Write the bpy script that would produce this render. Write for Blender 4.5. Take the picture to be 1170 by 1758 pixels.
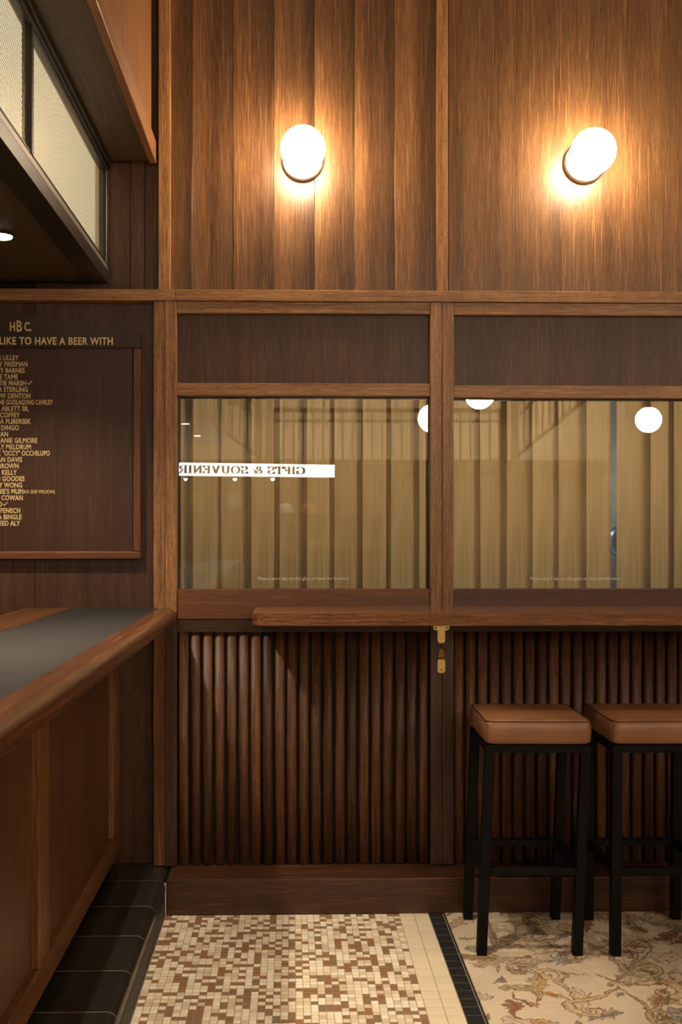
import bpy, bmesh, math, random
import numpy as np
from mathutils import Vector, Matrix

for o in list(bpy.data.objects):
    bpy.data.objects.remove(o)
SC = bpy.context.scene
COL = SC.collection
random.seed(7)

# ------------------------------------------------------------------ camera
YAW = math.radians(1.16)
F_PX, PX0, PY0 = 1766.0, 536.0, 913.0
CAM = Vector((0.0, -3.494, 1.30))
cd = bpy.data.cameras.new('camera')
cam = bpy.data.objects.new('camera', cd)
COL.objects.link(cam)
cam.location = CAM
cam.rotation_euler = (math.pi / 2, 0, -YAW)
cd.sensor_fit = 'VERTICAL'
cd.sensor_height = 36.0
cd.lens = F_PX / 1758 * 36
cd.shift_x = (585 - PX0) / 1758
cd.shift_y = (PY0 - 879) / 1758
cd.clip_start = 0.05
SC.camera = cam

# ------------------------------------------------------------------ world, exposure
W = bpy.data.worlds.new('world')
SC.world = W
W.use_nodes = True
W.node_tree.nodes['Background'].inputs[0].default_value = (0.9, 0.75, 0.55, 1)
W.node_tree.nodes['Background'].inputs[1].default_value = 0.02
vs = SC.view_settings
vs.view_transform = 'Standard'
vs.look = 'None'
vs.gamma = 1
vs.exposure = -0.28
vs.use_curve_mapping = False
try:
    SC.cycles.use_denoising = True
    SC.cycles.max_bounces = 10
    SC.cycles.diffuse_bounces = 4
    SC.cycles.glossy_bounces = 4
    SC.cycles.transparent_max_bounces = 24
    SC.cycles.sample_clamp_indirect = 4.0
except Exception:
    pass
# brightness of the lamps, some of them unseen and added (all built further down)
WARM = (1.0, 0.78, 0.52)
L_SCONCE = 118.0
L_PENDANT = 90.0
P_CANOPY = 95.0
P_CEIL = 110.0
L_TUBE = 900.0
L_MESH = 1.8
L_SIGN = 13.5


# ------------------------------------------------------------------ measuring
def gx(px, Y):
    u = (px - PX0) / F_PX
    t = (Y - CAM.y) / (math.cos(YAW) - u * math.sin(YAW))
    return t * (math.sin(YAW) + u * math.cos(YAW))


def gz(py, px, Y):
    u = (px - PX0) / F_PX
    t = (Y - CAM.y) / (math.cos(YAW) - u * math.sin(YAW))
    return CAM.z - (py - PY0) / F_PX * t


# ------------------------------------------------------------------ materials
def nt_new(name):
    m = bpy.data.materials.new(name)
    m.use_nodes = True
    nt = m.node_tree
    return m, nt, nt.nodes['Principled BSDF']


def N(nt, typ, **kw):
    n = nt.nodes.new(typ)
    for k, v in kw.items():
        if k in n.inputs.keys():
            n.inputs[k].default_value = v
        else:
            setattr(n, k, v)
    return n


def plain(name, col, rough=0.5, metal=0.0, spec=0.5, emit=None, es=0.0):
    m, nt, b = nt_new(name)
    b.inputs['Base Color'].default_value = (*col, 1)
    b.inputs['Roughness'].default_value = rough
    b.inputs['Metallic'].default_value = metal
    b.inputs['Specular IOR Level'].default_value = spec
    if emit:
        b.inputs['Emission Color'].default_value = (*emit, 1)
        b.inputs['Emission Strength'].default_value = es
    return m


def rough_plain(name, col, rough, scale=40, var=0.15, bump=0.1, metal=0.0, stretch=(1, 1, 1), spec=.5):
    """plain colour with cloudy variation and fine relief"""
    m, nt, b = nt_new(name)
    L = nt.links.new
    tc = N(nt, 'ShaderNodeTexCoord')
    oi = N(nt, 'ShaderNodeObjectInfo')
    mp = N(nt, 'ShaderNodeMapping')
    mp.inputs['Scale'].default_value = stretch
    L(tc.outputs['Object'], mp.inputs['Vector'])
    no = N(nt, 'ShaderNodeTexNoise', Scale=scale, Detail=5.0)
    L(mp.outputs[0], no.inputs['Vector'])
    ad = N(nt, 'ShaderNodeMath', operation='ADD')
    L(no.outputs['Fac'], ad.inputs[0])
    ml = N(nt, 'ShaderNodeMath', operation='MULTIPLY')
    L(oi.outputs['Random'], ml.inputs[0])
    ml.inputs[1].default_value = 0.5
    L(ml.outputs[0], ad.inputs[1])
    mr = N(nt, 'ShaderNodeMapRange')
    L(ad.outputs[0], mr.inputs['Value'])
    mr.inputs['From Min'].default_value = 0.3
    mr.inputs['From Max'].default_value = 1.2
    mr.inputs['To Min'].default_value = 1 - var
    mr.inputs['To Max'].default_value = 1 + var
    hs = N(nt, 'ShaderNodeHueSaturation')
    hs.inputs['Color'].default_value = (*col, 1)
    L(mr.outputs[0], hs.inputs['Value'])
    L(hs.outputs[0], b.inputs['Base Color'])
    b.inputs['Roughness'].default_value = rough
    b.inputs['Metallic'].default_value = metal
    b.inputs['Specular IOR Level'].default_value = spec
    bp = N(nt, 'ShaderNodeBump', Strength=bump, Distance=0.002)
    L(no.outputs['Fac'], bp.inputs['Height'])
    L(bp.outputs[0], b.inputs['Normal'])
    return m


def wood(name, light, mid, dark, axis='Z', rough=0.4, fine=230.0, band=26.0, pore=0.55, vary=0.22,
         bump=0.12, spec=0.45, wav=0.0, side_tone=0.0):
    """stained timber: streaks along the axis, darker bands, short open pores"""
    m, nt, b = nt_new(name)
    L = nt.links.new
    tc = N(nt, 'ShaderNodeTexCoord')
    oi = N(nt, 'ShaderNodeObjectInfo')
    off = N(nt, 'ShaderNodeVectorMath', operation='SCALE')
    cmb = N(nt, 'ShaderNodeCombineXYZ')
    for i, k in enumerate((37.0, 91.0, 53.0)):
        q = N(nt, 'ShaderNodeMath', operation='MULTIPLY')
        q.inputs[1].default_value = k
        L(oi.outputs['Random'], q.inputs[0])
        L(q.outputs[0], cmb.inputs[i])
    add = N(nt, 'ShaderNodeVectorMath', operation='ADD')
    L(tc.outputs['Object'], add.inputs[0])
    L(cmb.outputs[0], add.inputs[1])
    src = add.outputs[0]
    if wav > 0:                                     # gentle wander of the grain
        wn = N(nt, 'ShaderNodeTexNoise', Scale=3.5, Detail=1.0)
        L(src, wn.inputs['Vector'])
        sb = N(nt, 'ShaderNodeVectorMath', operation='SUBTRACT')
        L(wn.outputs['Color'], sb.inputs[0])
        sb.inputs[1].default_value = (.5, .5, .5)
        sc = N(nt, 'ShaderNodeVectorMath', operation='SCALE')
        sc.inputs['Scale'].default_value = wav
        L(sb.outputs[0], sc.inputs[0])
        a2 = N(nt, 'ShaderNodeVectorMath', operation='ADD')
        L(src, a2.inputs[0])
        L(sc.outputs[0], a2.inputs[1])
        src = a2.outputs[0]

    def stretched(s, along, detail, rough_=0.55):
        mp = N(nt, 'ShaderNodeMapping')
        v = [s, s, s]
        v['XYZ'.index(axis)] = s * along
        mp.inputs['Scale'].default_value = v
        L(src, mp.inputs['Vector'])
        no = N(nt, 'ShaderNodeTexNoise', Scale=1.0, Detail=detail, Roughness=rough_)
        L(mp.outputs[0], no.inputs['Vector'])
        return no.outputs['Fac']
    f1 = stretched(fine, 0.03, 2.0, .6)
    f2 = stretched(band, 0.03, 3.0)
    f3 = stretched(fine * 1.3, 0.09, 1.0)
    f4 = stretched(fine * .55, 0.016, 1.0)
    mx = N(nt, 'ShaderNodeMath', operation='MULTIPLY_ADD')
    L(f2, mx.inputs[0])
    mx.inputs[1].default_value = 0.42
    h = N(nt, 'ShaderNodeMath', operation='MULTIPLY')
    L(f1, h.inputs[0])
    h.inputs[1].default_value = 0.58
    L(h.outputs[0], mx.inputs[2])
    rp = N(nt, 'ShaderNodeValToRGB')
    e = rp.color_ramp.elements
    e[0].position, e[0].color = 0.36, (*dark, 1)
    e[1].position, e[1].color = 0.68, (*light, 1)
    x = rp.color_ramp.elements.new(0.51)
    x.color = (*mid, 1)
    L(mx.outputs[0], rp.inputs[0])
    sr_ = N(nt, 'ShaderNodeMapRange')               # sparse pale flecks
    L(f4, sr_.inputs['Value'])
    sr_.inputs['From Min'].default_value = 0.61
    sr_.inputs['From Max'].default_value = 0.72
    sr_.inputs['To Max'].default_value = 0.7
    mf = N(nt, 'ShaderNodeMix', data_type='RGBA')
    L(sr_.outputs[0], mf.inputs['Factor'])
    L(rp.outputs[0], mf.inputs[6])
    mf.inputs[7].default_value = (min(1, light[0] * 1.35), min(1, light[1] * 1.35), min(1, light[2] * 1.35), 1)
    pr = N(nt, 'ShaderNodeMapRange')                # short dark pores
    L(f3, pr.inputs['Value'])
    pr.inputs['From Min'].default_value = 0.57
    pr.inputs['From Max'].default_value = 0.66
    pr.inputs['To Max'].default_value = pore
    mc = N(nt, 'ShaderNodeMix', data_type='RGBA')
    L(pr.outputs[0], mc.inputs['Factor'])
    L(mf.outputs[2], mc.inputs[6])
    mc.inputs[7].default_value = (dark[0] * .6, dark[1] * .57, dark[2] * .55, 1)
    hs = N(nt, 'ShaderNodeHueSaturation')
    mr = N(nt, 'ShaderNodeMapRange')
    L(oi.outputs['Random'], mr.inputs['Value'])
    mr.inputs['To Min'].default_value = 1 - vary
    mr.inputs['To Max'].default_value = 1 + vary
    L(mr.outputs[0], hs.inputs['Value'])
    L(mc.outputs[2], hs.inputs['Color'])
    if side_tone:                                        # each board graded from lighter left to darker right
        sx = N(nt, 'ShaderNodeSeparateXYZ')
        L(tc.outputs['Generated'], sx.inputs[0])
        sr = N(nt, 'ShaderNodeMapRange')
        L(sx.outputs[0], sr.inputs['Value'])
        sr.inputs['To Min'].default_value = 1 + side_tone
        sr.inputs['To Max'].default_value = 1 - side_tone
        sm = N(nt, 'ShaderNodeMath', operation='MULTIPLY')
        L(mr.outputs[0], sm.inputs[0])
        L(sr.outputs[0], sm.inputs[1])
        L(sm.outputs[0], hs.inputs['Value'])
    L(hs.outputs[0], b.inputs['Base Color'])
    b.inputs['Roughness'].default_value = rough
    b.inputs['Specular IOR Level'].default_value = spec
    bp = N(nt, 'ShaderNodeBump', Strength=bump, Distance=0.001)
    L(mx.outputs[0], bp.inputs['Height'])
    L(bp.outputs[0], b.inputs['Normal'])
    return m


def emitter(name, col, s):
    m = bpy.data.materials.new(name)
    m.use_nodes = True
    nt = m.node_tree
    nt.nodes.clear()
    e = N(nt, 'ShaderNodeEmission', Color=(*col, 1), Strength=s)
    o = N(nt, 'ShaderNodeOutputMaterial')
    nt.links.new(e.outputs[0], o.inputs[0])
    return m


M = {}
M['trim_v'] = wood('oak_trim_vertical', (.46, .235, .090), (.29, .135, .048), (.13, .053, .018), 'Z', .42, 525, 60, .6, .12, .2)
M['trim_h'] = wood('oak_trim_horizontal', (.46, .235, .090), (.29, .135, .048), (.13, .053, .018), 'X', .42, 525, 60, .6, .12, .2)
M['panel'] = wood('veneer_panel', (.205, .098, .036), (.120, .055, .020), (.062, .026, .0095), 'Z', .36, 455, 22, .35, .14, .06, wav=0.0050)
M['board'] = wood('veneer_board', (.195, .092, .034), (.105, .046, .017), (.045, .018, .007), 'Z', .36, 420, 20, .35, .20, .06, wav=0.0050, side_tone=.42)
M['dark_panel'] = wood('dark_veneer', (.105, .047, .020), (.062, .026, .011), (.032, .013, .006), 'Z', .45, 455, 24, .4, .12, .06)
M['sill'] = wood('sill_wood', (.23, .092, .035), (.155, .058, .022), (.090, .031, .012), 'X', .38, 420, 22, .35, .15, .06)
M['sill_dark'] = wood('dark_red_sill_wood', (.12, .042, .020), (.085, .028, .013), (.055, .018, .008), 'X', .35, 400, 22, .3, .1, .05)
M['dark_v'] = wood('dark_shaded_post_wood', (.115, .050, .022), (.068, .028, .012), (.034, .013, .006), 'Z', .45, 420, 26, .4, .12, .08)  # dark wood, with shade below the shelf put into its colour
M['dark_h'] = wood('dark_rail_wood', (.080, .032, .014), (.050, .019, .008), (.026, .010, .005), 'X', .45, 420, 26, .4, .12, .08)
M['base_h'] = wood('plinth_wood', (.105, .041, .017), (.062, .023, .0095), (.032, .012, .005), 'X', .42, 420, 22, .45, .12, .08, wav=0.0075)
M['slat'] = wood('slat_wood', (.225, .100, .039), (.108, .043, .017), (.038, .014, .006), 'Z', .5, 620, 60, .85, .40, .3, wav=0.0030)
M['shelf'] = wood('shelf_wood', (.30, .130, .052), (.185, .072, .029), (.075, .027, .011), 'X', .2, 420, 45, .45, .1, .05, spec=.6, wav=0.0125)
M['bar_v'] = wood('bar_panel_wood', (.155, .065, .022), (.100, .039, .013), (.055, .020, .007), 'Z', .4, 385, 14, .3, .14, .05, wav=0.0125)
M['bar_stile'] = wood('bar_stile_wood', (.27, .115, .040), (.165, .064, .022), (.08, .030, .010), 'Z', .36, 490, 40, .5, .1, .1, wav=0.0075)
M['bar_rail'] = wood('bar_rail_wood', (.25, .105, .036), (.15, .058, .020), (.075, .027, .009), 'Y', .33, 490, 36, .5, .1, .1, wav=0.0075)
M['nosing'] = wood('nosing_wood', (.155, .060, .022), (.095, .035, .0125), (.048, .017, .0065), 'Y', .24, 350, 24, .35, .1, .04, spec=.6, wav=0.0100)
M['soffit'] = wood('soffit_veneer', (.115, .074, .042), (.074, .046, .025), (.045, .027, .014), 'Y', .5, 385, 20, .3, .1, .04)
M['orange'] = wood('bulkhead_veneer', (.29, .130, .050), (.205, .086, .031), (.13, .050, .018), 'Z', .42, 420, 16, .3, .12, .05)
M['orange_h'] = wood('bulkhead_trim', (.31, .135, .050), (.215, .088, .031), (.13, .050, .018), 'Y', .4, 420, 20, .3, .1, .05)
M['board_face'] = wood('honour_board_face', (.066, .027, .0115), (.050, .0195, .0083), (.034, .013, .0056), 'Z', .45, 420, 16, .3, .08, .05)
M['board_head'] = wood('honour_board_header', (.062, .030, .014), (.040, .018, .008), (.022, .010, .005), 'X', .45, 420, 20, .4, .08, .06)
M['board_frame_v'] = wood('honour_board_stile', (.20, .075, .028), (.13, .047, .018), (.08, .027, .010), 'Z', .4, 420, 20, .3, .08, .05)
M['board_frame_h'] = wood('honour_board_rail', (.20, .075, .028), (.13, .047, .018), (.08, .027, .010), 'X', .4, 420, 20, .3, .08, .05)
M['black_metal'] = rough_plain('black_powder_coat', (.004, .0037, .0036), .5, 300, .1, .03, spec=.12)
M['canopy_metal'] = rough_plain('dark_bronze_metal', (.030, .026, .022), .38, 120, .1, .02, .6)
M['canopy_flange'] = rough_plain('grey_bronze_flange', (.20, .17, .14), .45, 90, .1, .03, .5)
M['brass'] = rough_plain('aged_brass', (.62, .45, .20), .28, 60, .25, .05, 1.0)
M['inlay'] = rough_plain('black_countertop', (.014, .013, .012), .45, 9, .25, .04)
M['gold'] = plain('gold_lettering', (.66, .49, .24), .5)
M['gold_edge'] = plain('letter_shadow_edge', (.012, .008, .005), .6)
M['tile_black'] = rough_plain('black_glazed_tile', (.017, .015, .012), .22, 14, .3, .03)
M['tile_riser'] = rough_plain('charcoal_riser_tile', (.022, .020, .018), .5, 30, .2, .03, spec=.3)
M['tile_border'] = rough_plain('black_border_tile', (.016, .015, .015), .4, 60, .15, .03)
M['grout_pale'] = rough_plain('pale_grout', (.50, .43, .34), .85, 90, .15, .1)
M['grout_floor'] = rough_plain('floor_grout', (.26, .21, .155), .85, 90, .15, .1)
M['tile_white'] = rough_plain('cream_border_tile', (.66, .55, .385), .35, 12, .07, .02)
for nm, c in (('cream', (.68, .575, .42)), ('ivory', (.74, .655, .51)), ('sand', (.60, .475, .315)), ('beige', (.55, .445, .315)),
              ('rust', (.265, .128, .062)), ('brown', (.245, .140, .072)), ('taupe', (.215, .14, .078))):
    M['mo_' + nm] = rough_plain('mosaic_' + nm, c, .38, 25, .09, .02)
M['plaster'] = rough_plain('warm_plaster', (.42, .36, .27), .8, 14, .06, .1)
M['ceiling'] = rough_plain('ceiling_plaster', (.50, .44, .34), .85, 10, .05, .08)
M['floor_far'] = rough_plain('far_floor', (.30, .22, .15), .5, 60, .2, .05)
M['dark_void'] = rough_plain('dark_recess', (.018, .012, .008), .7, 30, .1, .02)
M['black_seal'] = plain('black_seal', (.01, .008, .006), .6)
M['white_print'] = plain('white_decal', (.85, .83, .78), .6)
M['steel'] = rough_plain('brewery_steel', (.30, .38, .50), .3, 20, .15, .03, .8)
M['brew_wall'] = rough_plain('brewery_wall', (.10, .16, .26), .7, 6, .3, .05)
M['vane_head'] = rough_plain('blind_headrail', (.32, .27, .20), .5, 30, .1, .02)
M['opal'] = emitter('opal_glass_lit', (1.0, .80, .55), L_SCONCE)
M['opal_pendant'] = emitter('pendant_glass_lit', (1.0, .87, .70), L_PENDANT)
M['sconce_plate'] = rough_plain('sconce_plate_cream', (.80, .74, .62), .35, 30, .05, .02)
M['sconce_rim'] = rough_plain('sconce_rim_bronze', (.18, .11, .05), .4, 30, .1, .02, .6)
M['lens'] = emitter('downlight_lens', (1.0, .86, .66), 30.0)
M['tube'] = emitter('led_tube', (1.0, .83, .54), L_MESH)
M['brew_tube'] = emitter('fluorescent_tube', (1.0, .93, .82), L_TUBE)
M['sign_lit'] = emitter('lit_sign_face', (.95, 1.0, 1.0), L_SIGN)
M['sign_ink'] = plain('sign_lettering', (.03, .022, .018), .6)
M['canopy_white'] = rough_plain('canopy_lining', (.80, .72, .55), .7, 20, .05, .02)
M['paper'] = plain('white_paper', (.8, .78, .72), .7)
M['cap_white'] = plain('white_cotton', (.8, .77, .7), .8)
M['cap_orange'] = plain('orange_cotton', (.55, .20, .08), .8)
M['cloth_yellow'] = plain('yellow_cotton', (.60, .42, .08), .8)
M['iron'] = plain('painted_iron', (.03, .026, .022), .5)
M['rear_wood'] = wood('rear_wall_wood', (.20, .11, .05), (.13, .068, .030), (.075, .038, .016), 'Z', .5, 100, 10, .3, .1, .05)

# leather
m, nt, b = nt_new('tan_leather')
L = nt.links.new
tc = N(nt, 'ShaderNodeTexCoord')
vo = N(nt, 'ShaderNodeTexVoronoi', Scale=420.0)
L(tc.outputs['Object'], vo.inputs['Vector'])
no = N(nt, 'ShaderNodeTexNoise', Scale=7.0, Detail=4.0)
L(tc.outputs['Object'], no.inputs['Vector'])
rp = N(nt, 'ShaderNodeValToRGB')
rp.color_ramp.elements[0].position = .3
rp.color_ramp.elements[0].color = (.225, .100, .044, 1)
rp.color_ramp.elements[1].position = .7
rp.color_ramp.elements[1].color = (.30, .138, .063, 1)
L(no.outputs['Fac'], rp.inputs[0])
L(rp.outputs[0], b.inputs['Base Color'])
b.inputs['Roughness'].default_value = .36
bp = N(nt, 'ShaderNodeBump', Strength=.06, Distance=.001)
L(vo.outputs['Distance'], bp.inputs['Height'])
L(bp.outputs[0], b.inputs['Normal'])
M['leather'] = m
M['welt'] = plain('dark_leather_welt', (.085, .032, .013), .45)

# clear glass sheet: see-through plus a mirror reflection that grows at grazing angles
m = bpy.data.materials.new('window_glass')
m.use_nodes = True
nt = m.node_tree
nt.nodes.clear()
L = nt.links.new
ge = N(nt, 'ShaderNodeNewGeometry')
dt = N(nt, 'ShaderNodeVectorMath', operation='DOT_PRODUCT')
L(ge.outputs['Incoming'], dt.inputs[0])
L(ge.outputs['Normal'], dt.inputs[1])
ab = N(nt, 'ShaderNodeMath', operation='ABSOLUTE')
L(dt.outputs['Value'], ab.inputs[0])
om = N(nt, 'ShaderNodeMath', operation='SUBTRACT')
om.inputs[0].default_value = 1.0
L(ab.outputs[0], om.inputs[1])
pw = N(nt, 'ShaderNodeMath', operation='POWER')
L(om.outputs[0], pw.inputs[0])
pw.inputs[1].default_value = 5.0
ma = N(nt, 'ShaderNodeMath', operation='MULTIPLY_ADD')
L(pw.outputs[0], ma.inputs[0])
ma.inputs[1].default_value = .95
ma.inputs[2].default_value = .045
tr = N(nt, 'ShaderNodeBsdfTransparent')
tr.inputs[0].default_value = (.96, .975, .955, 1)
gl = N(nt, 'ShaderNodeBsdfAnisotropic')
gl.inputs['Roughness'].default_value = 0.0
gl.inputs['Color'].default_value = (1, 1, 1, 1)
mx = N(nt, 'ShaderNodeMixShader')
L(ma.outputs[0], mx.inputs[0])
L(tr.outputs[0], mx.inputs[1])
L(gl.outputs[0], mx.inputs[2])
ou = N(nt, 'ShaderNodeOutputMaterial')
L(mx.outputs[0], ou.inputs[0])
M['glass'] = m

# translucent fabric vanes
m, nt, b = nt_new('blind_fabric')
L = nt.links.new
tc = N(nt, 'ShaderNodeTexCoord')
mp = N(nt, 'ShaderNodeMapping')
mp.inputs['Scale'].default_value = (90, 90, 3)
L(tc.outputs['Object'], mp.inputs['Vector'])
no = N(nt, 'ShaderNodeTexNoise', Scale=1.0, Detail=5.0)
L(mp.outputs[0], no.inputs['Vector'])
rp = N(nt, 'ShaderNodeValToRGB')
rp.color_ramp.elements[0].position = .25
rp.color_ramp.elements[0].color = (.58, .44, .26, 1)
rp.color_ramp.elements[1].position = .75
rp.color_ramp.elements[1].color = (.74, .59, .38, 1)
L(no.outputs['Fac'], rp.inputs[0])
tl = N(nt, 'ShaderNodeBsdfTranslucent')
L(rp.outputs[0], tl.inputs[0])
L(rp.outputs[0], b.inputs['Base Color'])
b.inputs['Roughness'].default_value = .8
b.inputs['Specular IOR Level'].default_value = .2
mx = N(nt, 'ShaderNodeMixShader')
mx.inputs[0].default_value = .5
L(b.outputs[0], mx.inputs[1])
L(tl.outputs[0], mx.inputs[2])
L(mx.outputs[0], nt.nodes['Material Output'].inputs[0])
M['vane'] = m

# perforated sheet: staggered round holes
m, nt, b = nt_new('perforated_sheet')
L = nt.links.new
b.inputs['Base Color'].default_value = (.20, .145, .08, 1)
b.inputs['Metallic'].default_value = .8
b.inputs['Roughness'].default_value = .4
tc = N(nt, 'ShaderNodeTexCoord')
PIT = .0088
sv = N(nt, 'ShaderNodeVectorMath', operation='MULTIPLY')
sv.inputs[1].default_value = (0, 1 / PIT, 1 / (PIT * 1.732))
L(tc.outputs['Object'], sv.inputs[0])


def holes(shift):
    a = N(nt, 'ShaderNodeVectorMath', operation='ADD')
    a.inputs[1].default_value = (0, shift, shift)
    L(sv.outputs[0], a.inputs[0])
    f = N(nt, 'ShaderNodeVectorMath', operation='FRACTION')
    L(a.outputs[0], f.inputs[0])
    s = N(nt, 'ShaderNodeVectorMath', operation='SUBTRACT')
    s.inputs[1].default_value = (0, .5, .5)
    L(f.outputs[0], s.inputs[0])
    q = N(nt, 'ShaderNodeVectorMath', operation='MULTIPLY')
    q.inputs[1].default_value = (0, 1, 1.732)
    L(s.outputs[0], q.inputs[0])
    l = N(nt, 'ShaderNodeVectorMath', operation='LENGTH')
    L(q.outputs[0], l.inputs[0])
    return l.outputs['Value']


mn = N(nt, 'ShaderNodeMath', operation='MINIMUM')
L(holes(1000.0), mn.inputs[0])
L(holes(1000.5), mn.inputs[1])
lt = N(nt, 'ShaderNodeMath', operation='LESS_THAN')
L(mn.outputs[0], lt.inputs[0])
lt.inputs[1].default_value = .385
tr = N(nt, 'ShaderNodeBsdfTransparent')
mx = N(nt, 'ShaderNodeMixShader')
L(lt.outputs[0], mx.inputs[0])
L(b.outputs[0], mx.inputs[1])
L(tr.outputs[0], mx.inputs[2])
L(mx.outputs[0], nt.nodes['Material Output'].inputs[0])
M['perforated'] = m


# ------------------------------------------------------------------ builders
def link(o, parent=None):
    COL.objects.link(o)
    if parent is not None:
        o.parent = parent
    return o


def tag(o, label=None, cat=None, group=None, kind=None):
    if label:
        o['label'] = label
    if cat:
        o['category'] = cat
    if group:
        o['group'] = group
    if kind:
        o['kind'] = kind
    return o


def empty(name, loc=(0, 0, 0), rz=0.0):
    o = bpy.data.objects.new(name, None)
    o.location = loc
    o.rotation_euler = (0, 0, rz)
    o.empty_display_size = .1
    return link(o)


def mesh_obj(name, bm, mat, parent=None, loc=(0, 0, 0), smooth=False):
    me = bpy.data.meshes.new(name)
    bm.normal_update()
    bm.to_mesh(me)
    bm.free()
    for mm in (mat if isinstance(mat, (list, tuple)) else [mat]):
        me.materials.append(mm)
    if smooth:
        for p in me.polygons:
            p.use_smooth = True
    o = bpy.data.objects.new(name, me)
    o.location = loc
    return link(o, parent)


def bm_box(bm, x0, x1, y0, y1, z0, z1, bev=0.0, seg=1, mi=0):
    r = bmesh.ops.create_cube(bm, size=1.0)
    vv = r['verts']
    for v in vv:
        v.co = Vector(((x0 + x1) / 2 + v.co.x * (x1 - x0), (y0 + y1) / 2 + v.co.y * (y1 - y0), (z0 + z1) / 2 + v.co.z * (z1 - z0)))
    fs = set(f for v in vv for f in v.link_faces)
    for f in fs:
        f.material_index = mi
    if bev > 0:
        es = list(set(e for v in vv for e in v.link_edges))
        bmesh.ops.bevel(bm, geom=es, offset=bev, segments=seg, affect='EDGES', profile=.6)


def box(name, x0, x1, y0, y1, z0, z1, mat, parent=None, bev=.0015, seg=1):
    """box given in the parent's space, with its origin in its middle"""
    c = ((x0 + x1) / 2, (y0 + y1) / 2, (z0 + z1) / 2)
    bm = bmesh.new()
    hx, hy, hz = abs(x1 - x0) / 2, abs(y1 - y0) / 2, abs(z1 - z0) / 2
    bev = min(bev, .45 * min(hx, hy, hz))
    bm_box(bm, -hx, hx, -hy, hy, -hz, hz, bev, seg)
    return mesh_obj(name, bm, mat, parent, c)


def bm_prism(bm, pts, axis, a0, a1):
    """extrude a closed outline (2D) along an axis"""
    def P(p, a):
        if axis == 'Z':
            return (p[0], p[1], a)
        if axis == 'Y':
            return (p[0], a, p[1])
        return (a, p[0], p[1])
    v0 = [bm.verts.new(P(p, a0)) for p in pts]
    v1 = [bm.verts.new(P(p, a1)) for p in pts]
    n = len(pts)
    bm.faces.new(v0)
    bm.faces.new(list(reversed(v1)))
    for i in range(n):
        j = (i + 1) % n
        bm.faces.new((v0[j], v0[i], v1[i], v1[j]))
    bmesh.ops.recalc_face_normals(bm, faces=bm.faces)


def prism(name, pts, axis, a0, a1, mat, parent=None, smooth=False, bev=0.0):
    bm = bmesh.new()
    bm_prism(bm, pts, axis, a0, a1)
    if bev:
        es = [e for e in bm.edges if e.calc_face_angle(0) > .6]
        bmesh.ops.bevel(bm, geom=es, offset=bev, segments=2, affect='EDGES')
    o = mesh_obj(name, bm, mat, parent)
    ctr(o)
    if smooth:
        smooth_by_angle(o)
    return o


def ctr(o):
    """move the mesh so that the origin lies in the middle of its bounds"""
    me = o.data
    co = np.empty(len(me.vertices) * 3)
    me.vertices.foreach_get('co', co)
    co = co.reshape(-1, 3)
    c = (co.min(0) + co.max(0)) / 2
    me.vertices.foreach_set('co', (co - c).ravel())
    me.update()
    o.location = Vector(o.location) + Vector(c)


def smooth_by_angle(o, ang=.7):
    me = o.data
    for p in me.polygons:
        p.use_smooth = True
    bm = bmesh.new()
    bm.from_mesh(me)
    for e in bm.edges:
        e.smooth = e.calc_face_angle(0) < ang
    bm.to_mesh(me)
    bm.free()


def bm_bar(bm, p0, p1, w, h, up=(0, 0, 1)):
    """square bar from point to point"""
    p0, p1 = Vector(p0), Vector(p1)
    d = (p1 - p0).normalized()
    u = Vector(up)
    s = d.cross(u)
    if s.length < 1e-4:
        s = d.cross(Vector((0, 1, 0)))
    s.normalize()
    t = s.cross(d)
    vs_ = []
    for p in (p0, p1):
        vs_.append([bm.verts.new(p + s * (w / 2 * a) + t * (h / 2 * b_)) for a, b_ in ((-1, -1), (1, -1), (1, 1), (-1, 1))])
    a, c = vs_
    bm.faces.new(a)
    bm.faces.new(c[::-1])
    for i in range(4):
        bm.faces.new((a[i], c[i], c[(i + 1) % 4], a[(i + 1) % 4]))
    bmesh.ops.recalc_face_normals(bm, faces=bm.faces)


def bar(name, p0, p1, w, h, mat, parent=None, up=(0, 0, 1), bev=0.0):
    bm = bmesh.new()
    bm_bar(bm, p0, p1, w, h, up)
    if bev:
        bmesh.ops.bevel(bm, geom=list(bm.edges), offset=bev, segments=1, affect='EDGES')
    o = mesh_obj(name, bm, mat, parent)
    ctr(o)
    return o


def lathe(name, prof, mat, parent=None, loc=(0, 0, 0), axis='Z', seg=32):
    """spin a (radius, height) profile around an axis"""
    bm = bmesh.new()
    rings = []
    for r, h in prof:
        ring = []
        for i in range(seg):
            a = 2 * math.pi * i / seg
            x, y = r * math.cos(a), r * math.sin(a)
            co = (x, y, h) if axis == 'Z' else (x, h, y)
            ring.append(bm.verts.new(co))
        rings.append(ring)
    for k in range(len(rings) - 1):
        for i in range(seg):
            j = (i + 1) % seg
            bm.faces.new((rings[k][i], rings[k][j], rings[k + 1][j], rings[k + 1][i]))
    if prof[0][0] > 1e-6:
        bm.faces.new(rings[0])
    if prof[-1][0] > 1e-6:
        bm.faces.new(rings[-1])
    bmesh.ops.remove_doubles(bm, verts=bm.verts, dist=1e-6)
    bmesh.ops.recalc_face_normals(bm, faces=bm.faces)
    o = mesh_obj(name, bm, mat, parent, loc)
    smooth_by_angle(o, .6)
    return o


def sphere(name, r, mat, parent=None, loc=(0, 0, 0), u=40, v=24, sc=(1, 1, 1)):
    bm = bmesh.new()
    bmesh.ops.create_uvsphere(bm, u_segments=u, v_segments=v, radius=r)
    for q in bm.verts:
        q.co = Vector((q.co.x * sc[0], q.co.y * sc[1], q.co.z * sc[2]))
    return mesh_obj(name, bm, mat, parent, loc, smooth=True)


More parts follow.
